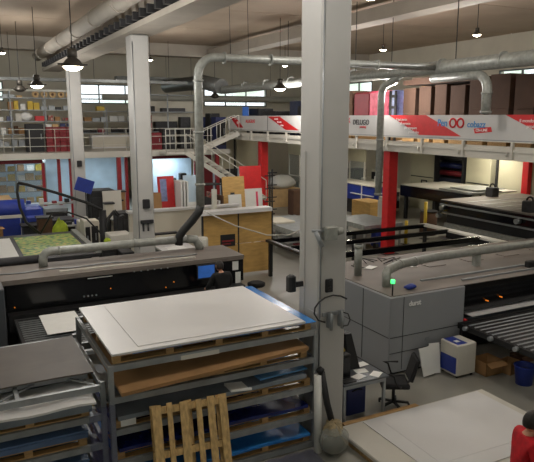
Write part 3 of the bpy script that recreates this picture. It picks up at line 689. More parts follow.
# things on the floor by the printer
ch = thing('chiller','cream and blue chiller box on castors beside the right printer','chiller',(8.65,8.62,0))
part('body', MB().bbox(8.40,8.90,8.38,8.86,.06,.68,.02), 'boardbeige', ch)
part('blue_panel', MB().box(8.388,8.401,8.40,8.82,.1,.42), 'bluepaint', ch); part('top_panel', MB().box(8.44,8.68,8.42,8.82,.68,.688), 'bluepaint', ch)
part('display', MB().box(8.5,8.6,8.52,8.62,.688,.694), 'white', ch)
for x in (8.45,8.82):
    for y in (8.43,8.80): part('caster', MB().tube([(x,y,.03),(x+.03,y,.03)],.03,10), 'matblack', ch)
for i,(x,a,lb) in enumerate(((8.02,-.06,'white panel leaning against the right printer, left one of two'),(8.20,.1,'white panel leaning against the right printer beside the chiller'))):
    PM = Matrix.Translation((x,8.72+.02*i,0))@Matrix.Rotation(math.radians(-14),4,'X')@Matrix.Rotation(a,4,'Y')
    solo('white_sheet_board', MB(PM).box(-.13,.13,-.01,.01,.03,.58 if i==0 else .62), 'white', lb, 'panel')
def carton(x0,x1,y0,y1,z0,z1,label,m='cardboard',group=None,flaps=True,rz=0):
    t = thing('cardboard_box',label,'box',((x0+x1)/2,(y0+y1)/2,z0),group,rz)
    cx,cy=(x0+x1)/2,(y0+y1)/2; w,d,h=(x1-x0)/2,(y1-y0)/2,z1-z0
    if flaps:
        part('body', MB().box(-w,w,-d,-d+.01,0,h).box(-w,w,d-.01,d,0,h).box(-w,-w+.01,-d,d,0,h).box(w-.01,w,-d,d,0,h).box(-w,w,-d,d,0,.01), m, t, True)
        part('flap', MB().ob((0,-d-.06,h-.03),(2*w,.14,.006),(-.5+.9,0,0)), m, t, True); part('flap', MB().ob((w+.05,0,h-.03),(.13,2*d,.006),(0,.6,0)), m, t, True)
    else:
        part('body', MB().box(-w,w,-d,d,0,h), m, t, True); part('tape', MB().box(-w-.001,w+.001,-.03,.03,.0,h+.001), 'cardpale', t, True)
    return t
carton(9.0,9.45,8.2,8.62,0,.27,'open brown cardboard box on the floor in front of the roller table','cardboard')
carton(9.45,9.72,8.05,8.3,0,.26,'smaller brown box beside the open one under the roller table','cardboard',rz=.2)
carton(9.85,10.1,8.1,8.4,0,.28,'dark brown box behind the blue bin','carddark')
bb = thing('blue_bin','round blue plastic bin on the floor at the right edge','bin',(9.42,7.66,0))
part('tub', MB().lathe([(.15,0),(.19,.35),(.205,.37),(.19,.38),(.17,.35),(.14,.03)],(9.42,7.66,0),24), 'bluepaint', bb)
part('liner', MB().lathe([(.15,.2),(.16,.27)],(9.42,7.66,0),20), 'navy', bb)
# ================================================================= LEFT PRINTER
lp_ = thing('flatbed_printer','long black-fronted industrial printer with dusty grey top, left side','printer',(3,14.5,0))
part('body', MB().bbox(-3.2,6.38,13.9,15.15,.06,1.56,.02), 'matblack', lp_)
part('top_cover', MB().box(-3.2,6.40,13.76,15.17,1.56,1.6), 'printertop', lp_)
part('front_panel', MB().box(.85,6.38,13.78,13.9,.95,1.56), 'black', lp_)
part('window_panel', MB().add([(1.5,13.775,1.02),(4.2,13.775,1.02),(4.2,13.775,1.46),(1.3,13.775,1.46),(1.5,13.79,1.02),(4.2,13.79,1.02),(4.2,13.79,1.46),(1.3,13.79,1.46)],[(0,1,2,3),(7,6,5,4),(0,4,5,1),(1,5,6,2),(2,6,7,3),(3,7,4,0)]), 'black', lp_)
part('top_lip', MB().box(-3.2,6.38,13.74,13.78,1.50,1.57), 'printertop', lp_)
part('end_tower', MB().bbox(-3.2,.78,13.1,13.88,.05,1.6,.02), 'printerdark', lp_)
part('lower_trough', MB().box(.85,6.3,13.5,13.78,.55,.9), 'matblack', lp_)
for x,z in ((3.05,1.16),(4.55,1.13),(4.35,1.02),(1.0,1.0)): part('indicator', MB().tube([(x,13.8,z),(x,13.765,z)],.014,8), 'orange_led', lp_)
for k in range(4): part('button', MB().tube([(2.45+.09*k,13.8,1.05),(2.45+.09*k,13.76,1.05)],.02,8), 'steel', lp_)
for k in range(6): part('button', MB().tube([(3.6+.16*k,13.8,1.50),(3.6+.16*k,13.735,1.50)],.018,8), 'steel', lp_)
part('brand_strip', MB().box(2.55,3.1,13.77,13.785,1.44,1.46), 'white', lp_)
sc_ = part('touch_screen', MB().bbox(5.10,5.58,13.66,13.70,1.13,1.50,.01).box(5.3,5.36,13.70,13.8,1.2,1.4), 'matblack', lp_)
part('screen_glow', MB().box(5.13,5.55,13.652,13.66,1.17,1.47), 'screen', sc_)
for (a,b,c,d) in ((6.08,6.24,1.24,1.46),(6.16,6.30,.88,1.18),(5.82,6.02,.98,1.16)): part('notice', MB().box(a,b,13.768,13.778,c,d), 'paper', lp_)
part('top_bar', MB().box(2.0,5.2,14.02,14.08,1.6,1.63), 'boardbeige', lp_)
cab = []
for k in range(30): cab.append((-1+.22*k,14.35+.05*math.sin(k*1.1),1.615))
part('top_cable', MB().tube(cab,.016,6), 'steel', lp_)
pp_ = thing('printer_pipe','grey suction pipe with an elbow lying along the back of the left printer','pipe',(4,14.9,1.6))
q_ = [(1.75,14.75,1.6),(1.75,14.75,1.76)]+[(1.75+.18-.18*math.cos(a),14.75+.05*math.sin(a),1.76+.18*math.sin(a)) for a in (.5,1.0,1.57)]+[(3.5,14.85,1.93),(5.35,14.95,1.9)]
part('pipe', MB().tube(q_,.10,14), 'galv', pp_)
part('end_box', MB().tube([(5.3,14.95,1.9),(5.55,14.95,1.87),(5.65,14.95,1.7),(5.68,14.95,1.6)],.11,14), 'galv', pp_)
for x in (2.1,3.9): part('clamp', MB().tube([(x,14.8+(x>3)*.07,1.935),(x+.05,14.8+(x>3)*.07,1.935)],.112,14), 'galv', pp_)
dk_ = thing('back_pipe','dark pipe behind the left printer at the left edge','pipe',(0,15.45,1.5)); part('pipe', MB().tube([(-4,15.45,1.62),(1.9,15.45,1.62)],.13,12), 'darksteel', dk_)
for x in (-3,1.5): part('support', MB().box(x,x+.1,15.4,15.5,0,1.5), 'darksteel', dk_)
roller_table('black roller table in front of the left printer', .95,4.2,11.3,13.45,.85,.13,3)
solo('white_sheet', MB().box(1.42,2.15,12.0,13.3,.89,.897), 'paper', 'white sheet lying on the rollers of the left printer table', 'sheet')
ct = thing('guide_rail','grey steel guide rail in front of the left roller table','rail',(1,11.0,0))
part('rail', MB().box(-1,3.2,10.9,10.98,.78,.86), 'steel', ct)
for x in (-.9,1.1,3.1): part('leg', MB().box(x,x+.06,10.9,10.96,0,.78), 'steel', ct)
# small stool behind the pile
st_ = thing('stool','black round stool on the floor right of the left printer','stool',(7.05,14.4,0))
part('seat', MB().lathe([(.2,0),(.24,.03),(.24,.09),(.18,.12)],(7.05,14.4,.55),20), 'blackfabric', st_)
part('column', MB().tube([(7.05,14.4,.1),(7.05,14.4,.55)],.03,10), 'matblack', st_)
for k in range(5): a=2*PI*k/5; part('foot', MB().beam((7.05,14.4,.08),(7.05+.28*math.cos(a),14.4+.28*math.sin(a),.03),.05,.04), 'matblack', st_)
# ================================================================= PLYWOOD PARTITION
pw = thing('plywood_partition','tall plywood partition of four panels with a pale top shelf, behind the left printer','partition',(8,17.6,0))
for i in range(2):
    for j in range(2):
        x0=6.78+i*1.2
        part('plywood_panel', MB().bbox(x0+.015,x0+1.185,17.56,17.6,.08+j*.98,1.04+j*.98,.004), 'ply', pw)
for x in (6.75,7.95,9.15): part('post', MB().box(x,x+.04,17.54,17.62,0,2.04), 'darksteel', pw)
part('top_shelf', MB().bbox(6.55,9.05,17.3,17.75,2.06,2.18,.01), 'board', pw)
part('sign', MB().box(7.35,7.85,17.54,17.56,1.0,1.38), 'matblack', pw)
part('sign_stripe', MB().box(7.4,7.8,17.53,17.54,1.15,1.2).box(7.4,7.7,17.53,17.54,1.06,1.1), 'redplastic', pw)
solo('white_post', MB().bbox(7.35,7.48,18.1,18.25,0,2.75,.01), 'whitepipe', 'short white upright post behind the plywood partition', 'post')
for k,(x,z,mm) in enumerate(((6.6,.95,'redplastic'),)):
    solo('white_drum', MB().lathe([(.16,0),(.17,.02),(.17,1.45),(.15,1.5)],(6.5,16.9,0),20), 'whitepipe','white drum left of the plywood partition','drum')
# white low wall + equipment behind column 2
wl = thing('white_partition','low white partition wall behind the second column','partition',(7.6,21,0))
part('wall', MB().box(5.4,9.5,21,21.15,0,1.72), 'wall', wl); part('cap', MB().box(5.35,9.55,20.9,21.25,1.72,1.8), 'board', wl)
tb = thing('work_table','white-topped machine table right of the second column','table',(6.2,18.2,0))
part('top', MB().bbox(5.5,6.6,17.2,19.3,.98,1.04,.01), 'board', tb)
part('body', MB().box(5.6,6.5,17.3,19.2,0,.98), 'steel', tb)
pr_ = thing('desktop_plotter','small grey plotter standing on the white table','plotter',(6.0,19.0,1.04))
part('body', MB().bbox(5.55,6.5,18.85,19.2,1.04,1.28,.02), 'wall', pr_); part('slot', MB().box(5.6,6.45,18.83,18.85,1.1,1.16), 'matblack', pr_)
part('lid', MB().box(5.6,6.45,18.9,19.15,1.28,1.33), 'matblack', pr_)
solo('paper_sheet', MB().box(5.7,6.3,17.5,18.1,1.041,1.047),'paper','white sheet on the table right of the second column','paper')
# ================================================================= LEFT MIDGROUND
fb = thing('flatbed_cutter','large flatbed with printed green sheets behind the left printer','machine',(2,20.5,0))
part('bed', MB().bbox(-1.5,3.9,18.6,22.8,.85,.96,.02), 'darksteel', fb); part('base', MB().box(-1.3,3.6,18.9,22.4,0,.85), 'matblack', fb)
part('edge_rail', MB().box(3.72,3.9,18.6,22.8,.96,1.02), 'galv', fb)
solo('printed_sheet', MB().box(1.75,3.6,19.0,22.3,.961,.968), 'print', 'green and yellow floral printed sheet on the flatbed, left', 'printed sheet')
solo('white_strip', MB().box(1.1,1.62,19.0,22.3,.961,.968), 'paper', 'white sheet strip beside the green printed sheet', 'sheet')
solo('white_strip', MB().box(-1.0,.75,19.0,22.3,.961,.968), 'paper', 'wide white sheet on the flatbed at the left edge of the photo', 'sheet')
# machinery cluster behind
def cabinet(name,label,cat,x0,x1,y0,y1,z0,z1,m,pm='matblack',feet=False):
    t = thing(name,label,cat,((x0+x1)/2,(y0+y1)/2,z0)); part('body', MB().bbox(x0,x1,y0,y1,z0,z1,.02), m, t)
    h=z1-z0; part('front_panel', MB().box(x0+.05,x1-.05,y0-.012,y0,z0+h*.12,z0+h*.85), pm, t); part('handle', MB().box(x1-.16,x1-.12,y0-.03,y0-.012,z0+h*.45,z0+h*.65), 'steel', t)
    return t
bm = thing('blue_press','dark blue machine with rounded housings at the left edge','machine',(1.2,27.3,0))
part('base', MB().bbox(-1,2.4,26.6,28,0,1.15,.06), 'bluepaint', bm); part('roller_housing', MB().tube([(-1,26.9,1.35),(2.6,26.9,1.35)],.36,20), 'bluepaint', bm)
part('rail', MB().box(-1,2.5,26.42,26.5,1.02,1.14), 'boardbeige', bm); part('end_plate', MB().bbox(2.5,3.3,26.6,27.6,0,1.4,.1), 'bluepaint', bm)
solo('wood_worktop', MB().bbox(-1,2.3,28.6,30.2,1.45,1.53,.01).box(-.9,-.8,28.7,28.8,0,1.45).box(2.1,2.2,28.7,28.8,0,1.45).box(2.1,2.2,30,30.1,0,1.45).box(-.9,-.8,30,30.1,0,1.45), 'cardpale', 'pale wooden worktop table behind the blue machine', 'table')
carton(.9,1.5,24.4,24.9,0,1.0,'tilted brown cardboard box in front of the blue machine','cardboard',rz=.5)
cabinet('blue_crate','small blue crate right of the blue machine','crate',2.55,3.25,25.4,26.0,0,1.15,'bluepaint')
# robot arm / hose stand
ra_ = thing('boom_arm','black articulated boom arm with hoses over the left machines','arm',(3.7,20.2,0))
part('post', MB().tube([(4.35,20.3,0),(4.35,20.3,2.0)],.12,12), 'matblack', ra_)
part('boom', MB().tube([(4.35,20.3,2.0),(3.9,20.6,2.25),(3.1,21.0,2.55),(2.2,21.4,2.85),(1.95,21.5,2.9)],.05,10), 'matblack', ra_)
part('drop_hose', MB().tube([(1.95,21.5,2.9),(1.9,21.5,2.6),(1.95,21.5,2.1),(2.1,21.5,1.6),(2.5,21.5,1.2)],.045,8), 'hose', ra_)
part('hose', MB().tube([(2.5,21.3,1.2),(2.9,21.2,1.9),(3.4,21.0,1.9),(3.9,20.7,1.7),(4.3,20.4,1.2)],.03,8), 'hose', ra_)
hv = thing('lime_jacket','lime jacket draped over a post by the flatbed','jacket',(3.4,23.2,0)); part('stand', MB().tube([(3.4,23.2,0),(3.4,23.2,1.1)],.05,8),'matblack',hv); part('cloth', blob((3.4,23.1,.85),.22,1.1,.6,2.1,.2,12), 'hivis', hv)
solo('lime_bag', blob((4.1,18.7,1.27),.10,1,.8,1.1,.12,13), 'hivis', 'small lime bag in the machinery left of the second column', 'bag')
for i,(a) in enumerate((
 (3.95,4.2,21.5,22.2,0,1.5,'boardbeige','narrow cream machine cabinet behind the flatbed'),
 (4.3,5.0,19.2,19.9,0,1.35,'boardbeige','cream control cabinet left of the second column'),
 (3.9,4.3,18.4,19.0,0,1.15,'matblack','black motor cabinet at the flatbed corner'),
 (4.0,4.7,22.6,23.2,0,1.3,'wall','pale cabinet behind the cream control cabinet'),
 (5.4,6.2,22.6,23.4,0,1.5,'matblack','black cabinet behind the second column'),
 (4.35,4.72,17.9,18.5,0,1.05,'matblack','low black box at the foot of the second column'),
 (3.3,4.2,24.6,25.6,0,1.1,'darksteel','dark grey workbench cabinet in the left midground'),
 (5.3,6.3,26.8,27.8,0,1.9,'matblack','tall black machine with grey panel between the far columns'),
 (3.6,4.6,28.6,29.6,0,1.0,'steel','steel cabinet left of the far column'),
 )):
    cabinet('machine_cabinet',a[7],'cabinet',*a[:6],a[6],'matblack' if a[6]!='matblack' else 'darksteel')
solo('beige_board', MB(Matrix.Translation((6.1,26.4,.0))@Matrix.Rotation(-.1,4,'X')).box(-.38,.42,0,.03,.0,1.9), 'boardbeige', 'beige panel leaning on the tall black machine', 'panel')
solo('notice_plate', MB().box(4.75,5.35,18.62,18.65,1.1,1.5).box(5.02,5.06,18.65,18.7,0,1.3), 'boardbeige', 'cream notice plate on a post left of the second column', 'sign')
mon = thing('tilted_monitor','blue tilted monitor on a stand left of the second column','monitor',(5.0,26.4,0)); part('pole', MB().tube([(5.0,26.4,0),(5.0,26.4,2.0)],.03,8),'darksteel',mon)
part('screen', MB(Matrix.Translation((4.95,26.35,2.2))@Matrix.Rotation(.35,4,'Y')).bbox(-.36,.36,-.03,.03,-.28,.28,.01), 'bluepaint', mon)
for i,(x0,x1,y0,y1,z,lb) in enumerate(((3.6,5.2,23.6,24.4,1.02,'grey workbench with tools left of the second column'),(2.9,5.6,30.2,31.0,1.0,'long steel bench under the left mezzanine'),(5.6,7.2,24.3,25.2,1.0,'dark bench behind the second column'))):
    wbn = thing('work_bench',lb,'bench',((x0+x1)/2,(y0+y1)/2,0)); part('top', MB().bbox(x0,x1,y0,y1,z-.05,z,.01),'galv',wbn)
    for x in (x0+.03,x1-.1):
        for y in (y0+.03,y1-.1): part('leg', MB().box(x,x+.07,y,y+.07,0,z-.05),'darksteel',wbn)
    for k in range(5):
        xx=x0+.15+k*(x1-x0-.4)/4; solo('tool_box', MB().bbox(xx,xx+.2,y0+.2,y0+.45,z,z+.1+.07*((k*7+i)%3),.01), ('matblack','bluepaint','boardbeige','redplastic','darksteel')[(k+i)%5], 'small item lying on a workbench in the left midground','tool','small items on the workbenches')
# ================================================================= LEFT MEZZANINE
lm = thing('left_mezzanine','cream mezzanine floor along the far left with railing','mezzanine',(2,35,3.0))
part('slab', MB().box(-9,13.85,31.5,41.98,3.02,3.26), 'boardbeige', lm); part('edge_beam', MB().box(-9,12.9,31.42,31.5,3.0,3.3), 'boardbeige', lm)
for z in (3.62,4.02,4.42): part('rail', MB().tube([(-8,31.46,z),(12.8,31.46,z)],.015,8), 'whitepipe', lm)
for k in range(19): part('baluster', MB().tube([(-8+k*1.15,31.46,3.3),(-8+k*1.15,31.46,4.42)],.018,8), 'whitepipe', lm)
for x in (7.6,13.0):
    t_=thing('red_post','red post holding the left mezzanine' + (' right of the far column' if x<8 else ' beside the staircase'),'post',(x,31.6,0),'red posts'); part('shaft', MB().box(x,x+.2,31.52,31.72,0,3.0),'midred',t_)
gf = thing('glass_partition','red framed glass partition under the left mezzanine','partition',(1,31.9,0))
part('header', MB().box(-5,4.05,31.85,31.95,2.8,3.0), 'darkred', gf)
for x in (-3.4,-.6,4.0): part('post', MB().box(x,x+.14,31.85,31.95,0,2.8), 'midred', gf)
part('glass_pane', MB().box(-5,4.0,31.89,31.9,.1,2.8), 'glass', gf)
for x,lb in ((4.78,'left'),(5.35,'middle'),(8.15,'right')):
    t_=thing('door_post','red door jamb under the left mezzanine, %s one' % lb,'post',(x,32.2,0)); part('jamb', MB().box(x,x+.14,32.1,32.3,0,3.0),'midred',t_)
bw_ = thing('office_wall','pale blue office wall under the left mezzanine','wall panel',(3,37.5,0)); part('panel', MB().box(-9,9.5,37.5,37.6,0,3.0),'officeblue',bw_)
part('trim', MB().box(4.6,4.8,37.45,37.5,0,3),'wall',bw_)
# shelf with yellow edges
def shelf(label,x0,x1,y0,y1,z0,zs,top,bays,m='steel',group=None):
    t = thing('shelving_unit',label,'shelf',((x0+x1)/2,(y0+y1)/2,z0),group)
    for i in range(bays+1):
        x=x0+(x1-x0-.05)*i/bays
        for y in (y0,y1-.05): part('upright', MB().box(x,x+.05,y,y+.05,z0,top),m,t)
    for z in zs: part('shelf_board', MB().box(x0,x1,y0,y1,z-.04,z),m,t)
    return t
shelf('far shelving with yellow bins seen through the glass partition, left',1.6,4.6,35,35.6,0,(.5,1.1,1.7,2.2,2.7),2.8,2)
def goods(x0,x1,y,z,hmax,n,cols,label,group,cat='box',dep=.4,wf=.95,kind='storage_box'):
    """separate boxes in a row on a shelf"""
    w=(x1-x0)/n; first=None
    for i in range(n):
        if random.random()<.05: continue
        h=hmax*random.uniform(.45,.95); ww=w*random.uniform(wf*.7,wf); xx=x0+w*i+(w-ww)*random.random()
        c=random.choice(cols)
        b=MB().bbox(xx,xx+ww,y,y+dep*random.uniform(.6,1),z,z+h,.008)
        solo(kind,b,c,label,cat,group)
for z in (.5,1.1,1.7,2.2): goods(1.7,4.5,35.05,z,.4,6,['yellow','cardpale','white','cardboard'],'small storage bin on the yellowish shelving under the left mezzanine','bins on the far shelving')
# upper shelves
shelf('long steel shelving full of boxes on the left mezzanine',-2,6.35,34.2,34.9,3.26,(3.55,4.15,4.80,5.37,5.97),6.4,5)
part('top_rail', MB().box(-2,6.35,34.1,34.15,6.28,6.38),'whitepipe',bpy.data.objects['shelving_unit.001'])
goods(1.9,4.4,34.25,5.37,.5,8,['cardpale','cardpale','white','cardboard','yellow'],'small carton on the second highest shelf of the left mezzanine shelving','boxes on the second highest shelf')
goods(4.4,6.3,34.25,5.37,.3,5,['darksteel','white','steel'],'grey item on the right half of the second highest shelf','items on the second highest shelf')
goods(1.9,3.5,34.25,4.80,.4,4,['white','paper','navy','boardbeige'],'pale box on the third highest shelf of the left mezzanine shelving','boxes on the third highest shelf')
goods(4.7,6.2,34.25,4.80,.35,4,['carddark','cardboard','goods'],'brown crate on the right half of the third highest shelf','crates on the third highest shelf')
solo('red_box', MB().bbox(4.15,4.6,34.25,34.6,4.80,5.05,.01),'red','bright red box on the upper left shelving','box')
solo('white_bundle', blob((3.72,34.45,5.02),.22,1.3,.8,1,.15,5),'paper','pale rounded bundle on the upper left shelving','bundle')
goods(1.9,3.6,34.25,4.15,.45,6,['cardboard','white','paper','carddark'],'box beside the black cabinet on the left mezzanine shelving','boxes on the fourth shelf')
goods(1.9,3.6,34.25,3.55,.45,5,['darksteel','carddark','steel'],'dark item on the lowest shelf of the left mezzanine','items on the lowest shelf')
for i in range(5):
    x=4.25+i*.42
    cw = thing('coil','round brown coil standing on the top shelf of the left mezzanine','coil',(x,34.4,5.97),'coils on the top shelf')
    part('winding', MB().tube([(x,34.35,6.15),(x,34.5,6.15)],.17,16),'cardpale',cw); part('core', MB().tube([(x,34.34,6.15),(x,34.51,6.15)],.07,12),'carddark',cw)
goods(1.9,4.0,34.3,5.97,.25,6,['boardbeige','steel','cardpale'],'low item on the top shelf of the left mezzanine shelving','items on the top shelf')
bc = cabinet('black_cabinet','black cabinet in front of the left mezzanine shelves','cabinet',3.55,4.4,33.3,33.9,3.26,4.66,'matblack')
for i in range(5):
    for j in range(5):
        x=4.5+j*.33; z=3.26+i*.25
        t_=thing('red_crate','small red plastic crate stacked on the left mezzanine','crate',(x+.155,33.4,z),'red crates on the left mezzanine')
        part('shell', MB().bbox(x,x+.31,33.2,33.6,z,z+.235,.01),'redplastic',t_); part('lip', MB().box(x+.04,x+.27,33.188,33.2,z+.12,z+.2),'darkred',t_)
goods(4.5,6.2,33.25,4.515,.22,5,['white','cardpale','navy'],'small item lying on top of the red crates','items on the red crates',dep=.25)
shelf('steel shelving under the far windows between the two far columns',7.0,11.4,37.2,37.9,3.26,(4.1,4.75,5.35),5.5,3)
goods(7.1,11.2,37.25,4.1,.3,10,['matblack','darkred','redplastic','darksteel','goods'],'dark item on the shelf under the left far windows','items under the windows')
goods(7.1,11.2,37.25,4.75,.35,8,['cardboard','yellow','white','steel'],'small box on the shelf under the left far windows','boxes under the windows')
goods(7.1,8.4,37.25,5.35,.3,2,['yellow'],'yellow box on the top shelf under the left far windows','yellow boxes')
cabinet('white_counter','white counter with a black bar below the far shelving','counter',7.2,9.6,35.5,36.2,3.26,4.0,'board','wall')
for i,(x,c) in enumerate(((9.7,'matblack'),(9.95,'matblack'),(10.3,'cardboard'),(10.9,'carddark'))):
    solo('bottle_box', MB().bbox(x,x+.18+.2*(i>1),35.6,35.9,3.26,3.26+(.55 if i<2 else .2),.01), c, 'item standing right of the white counter on the left mezzanine','box','items beside the white counter')
# landing zone px150-230
ld = thing('machinery_shelf','steel frame with dark machinery on the landing right of the second column','shelf',(11.2,34.5,3.26))
for x in (9.6,11.3,13.0): part('upright', MB().box(x,x+.06,34.5,34.56,3.26,6.3),'steel',ld)
for z in (4.2,5.3,6.25): part('crossbar', MB().box(9.6,13.06,34.5,35.1,z-.05,z),'steel',ld)
part('back_sheet', MB().box(9.6,13.06,35.12,35.15,3.26,5.9),'wall',ld)
for i,(x0,x1,z0,h,c) in enumerate(((10.6,11.9,4.2,.55,'matblack'),(9.7,10.4,4.2,.9,'goods'),(12.1,12.7,4.2,.8,'darksteel'),(9.8,10.6,5.3,.3,'matblack'),(11.0,12.4,5.3,.2,'darksteel'))):
    solo('machine_part', MB().bbox(x0,x1,34.55,35.0,z0,z0+h,.02),c,'dark machine part on the landing frame','machine part','machine parts on the landing frame')
for x,c,lb in ((9.75,'redplastic','red chair-like frame behind the landing railing'),(10.5,'matblack','black crate behind the landing railing'),(11.5,'matblack','second black crate behind the landing railing')):
    cabinet('floor_crate',lb,'crate',x,x+.7,33,33.6,3.26,3.26+(.9 if c=='redplastic' else 1.1),c,'darkred' if c=='redplastic' else 'darksteel')
# wall with blue window under landing, red wall
rw_ = thing('red_wall','dark red wall under the landing with a pale blue office opening','wall panel',(11,33,0))
part('panel', MB().box(9.2,9.75,33.0,33.12,0,3.0).box(12.3,13.4,33.0,33.12,0,3.0).box(9.75,12.3,33.0,33.12,2.75,3.0).box(9.75,12.3,33.0,33.12,0,.9),'darkred',rw_)
part('office_back', MB().box(9.5,12.8,34.9,35.0,0,3.0),'officeblue',rw_)
for x,h in ((10.7,.5),(11.3,.75),(11.6,.5)):
    solo('office_machine', MB().bbox(x,x+.35,32.5,32.9,1.2,1.2+h,.02).box(x+.05,x+.3,32.55,32.85,0,1.2), 'matblack','black office machine in front of the pale blue opening','machine','office machines under the landing')
# staircases
def stair(label, a, b, w, n):
    t = thing('staircase',label,'staircase',(a[0],a[1],min(a[2],b[2])))
    a=Vector(a); b=Vector(b); d=(b-a); hz=Vector((d.x,d.y,0)).normalized(); sd=Vector((-hz.y,hz.x,0))*w/2
    for s in (-1,1): part('stringer', MB().beam(a+sd*s,b+sd*s,.05,.22),'boardbeige',t)
    for i in range(n):
        p=a+d*(i+.5)/n; part('tread', MB().beam(p-sd,p+sd,.26,.04,(0,0,1)),'boardbeige',t)
    for s in (-1,1):
        part('handrail', MB().tube([a+sd*s+Vector((0,0,.95)),b+sd*s+Vector((0,0,.95))],.025,8),'whitepipe',t)
        for i in range(5):
            p=a+d*(i/4)+sd*s; part('baluster', MB().tube([p,p+Vector((0,0,.95))],.02,6),'whitepipe',t)
    return t
stair('white staircase climbing from the landing to the right mezzanine',(11.9,31.0,3.3),(13.85,30.6,4.15),1.0,6)
stair('white staircase going down from the landing behind the vertical duct',(11.2,30.6,3.2),(13.9,27.6,.9),.9,12)
lnd = thing('landing','cream landing platform joining the mezzanines','landing',(11.4,31.0,3.1)); part('deck', MB().box(9.8,12.0,30.3,31.4,3.12,3.26),'boardbeige',lnd)
for z in (3.7,4.1,4.4): part('rail', MB().tube([(9.8,30.3,z),(11.8,30.3,z)],.02,6),'whitepipe',lnd)
for x in (9.8,10.3,10.8,11.3,11.8): part('baluster', MB().tube([(x,30.3,3.2),(x,30.3,4.4)],.022,6),'whitepipe',lnd)

# loose white cable in front of the plywood and small clutter in the left midground
solo('white_cable', MB().tube([(6.75,17.35,2.2),(7.6,17.0,1.75),(8.6,16.8,1.4),(9.6,17.2,1.25),(10.9,18.4,1.2)],.018,6),'whitepipe','thin white cable sagging in front of the plywood partition','cable')
for i,(x,y,z,h,w,c,lb) in enumerate((
 (4.9,20.4,0,1.7,.16,'matblack','thin black machine column beside the cream control cabinet'),
 (5.15,21.2,0,1.6,.2,'matblack','thicker black machine column behind the notice plate'),
 (3.0,24.1,0,1.3,.5,'carddark','dark brown carton stack behind the flatbed'),
 (6.4,23.6,0,1.2,.4,'matblack','black waste box behind the second column'),
 (2.6,25.0,0,.9,.6,'darksteel','dark steel tray beside the blue crate'),
 (5.7,25.4,0,1.5,.35,'wall','pale machine part between the far columns'),
 (6.6,28.6,0,1.2,.7,'darksteel','dark machine base right of the far column'),
 (7.3,30.2,0,1.4,.5,'cardboard','brown carton near the red door posts'))):
    t_=thing('machine_column' if i<2 else 'floor_box',lb,'machine part' if i<2 else 'box',(x,y,z)); part('body', MB().bbox(x-w/2,x+w/2,y-w/2,y+w/2,z,z+h,.01),c,t_)
    part('top_cap', MB().bbox(x-w*.6,x+w*.6,y-w*.6,y+w*.6,z+h,z+h+.06,.01),'darksteel' if c!='darksteel' else 'matblack',t_)
    if i<2: part('hose', MB().tube([(x,y,z+h),(x-.2,y-.1,z+h+.25),(x-.45,y-.2,z+h),(x-.5,y-.25,z+.6)],.04,8),'hose',t_)
# ================================================================= LEANING PANELS AND STORAGE (middle distance)
def leaning(name,label,x0,x1,y,h,m,cat='panel',th=.04,tilt=8,tops=None):
    T = Matrix.Translation((0,y,0))@Matrix.Rotation(math.radians(-tilt),4,'X')
    t = thing(name,label,cat,((x0+x1)/2,y,0)); part('board', MB(T).box(x0,x1,0,th,.02,h),m,t)
    for (a,b,c,d,mm) in (tops or []): part('print', MB(T).box(a,b,-.006,0,c,d),mm,t)
    return t
leaning('plywood_sheet','tall plywood sheet leaning behind the plywood partition',10.55,11.6,24.6,2.45,'ply',tops=[(10.9,11.1,1.5,1.75,'darksteel')])
leaning('display_board','white panel with a bright red upper half, leaning behind the partition',11.85,12.95,25.6,2.8,'white',tops=[(11.85,12.95,1.75,2.8,'red'),(12.62,12.72,.4,1.6,'pink')])
leaning('display_board','pale blue and white panel leaning left of the vertical duct',9.4,10.15,26.4,2.42,'officeblue',tops=[(9.4,10.15,.7,1.2,'white')])
leaning('display_board','red panel with a pale purple shape, leaning right of the second column',8.2,8.95,26.4,2.42,'red',tops=[(8.3,8.6,1.3,2.3,'palebluewrap')])
for i,x in enumerate((9.0,9.14,9.28)):
    leaning('white_board','narrow white board standing on edge between the red and the pale blue panel',x,x+.09,26.2,2.25,'white','board',group_:=.4) if False else solo('white_board', MB().box(x,x+.07,25.9,26.9,.01,2.2),'white','narrow white board standing on edge between the red and the pale blue panels','board','narrow white boards')
leaning('brown_board','brown board standing just right of the second column',7.8,8.2,26.0,1.75,'cardboard')
leaning('white_board','small white board leaning in front of the tall plywood sheet',10.5,11.1,23.9,1.75,'white','board')
sh = shelf('dark storage rack with sheets between the vertical duct and the plywood sheet',10.1,11.2,26.4,27.2,0,(.6,1.3,1.95),2.1,1,'matblack')
for i,(c,h) in enumerate((('matblack',1.6),('goods',1.8),('white',1.5),('carddark',1.7))):
    solo('stored_board', MB().box(9.75+i*.16,9.83+i*.16,24.2,25.2,0.0,h),c,'narrow board standing on edge left of the tall plywood sheet','board','boards on edge by the plywood sheet')
# trolley stands
for (x,y,lb) in ((13.2,25.5,'thin black stand with crossbars under the mezzanine, left of the middle column'),(14.0,26.8,'second black stand behind the first, beside the far red post')):
    t=thing('black_stand',lb,'stand',(x,y,0)); part('pole', MB().tube([(x,y,0),(x,y,2.5)],.04,8),'matblack',t); part('base', MB().box(x-.3,x+.3,y-.3,y+.3,0,.05),'matblack',t)
    for z in (.5,1.1,1.7,2.3): part('crossbar', MB().box(x-.25,x+.25,y-.03,y+.03,z,z+.05),'darksteel',t)
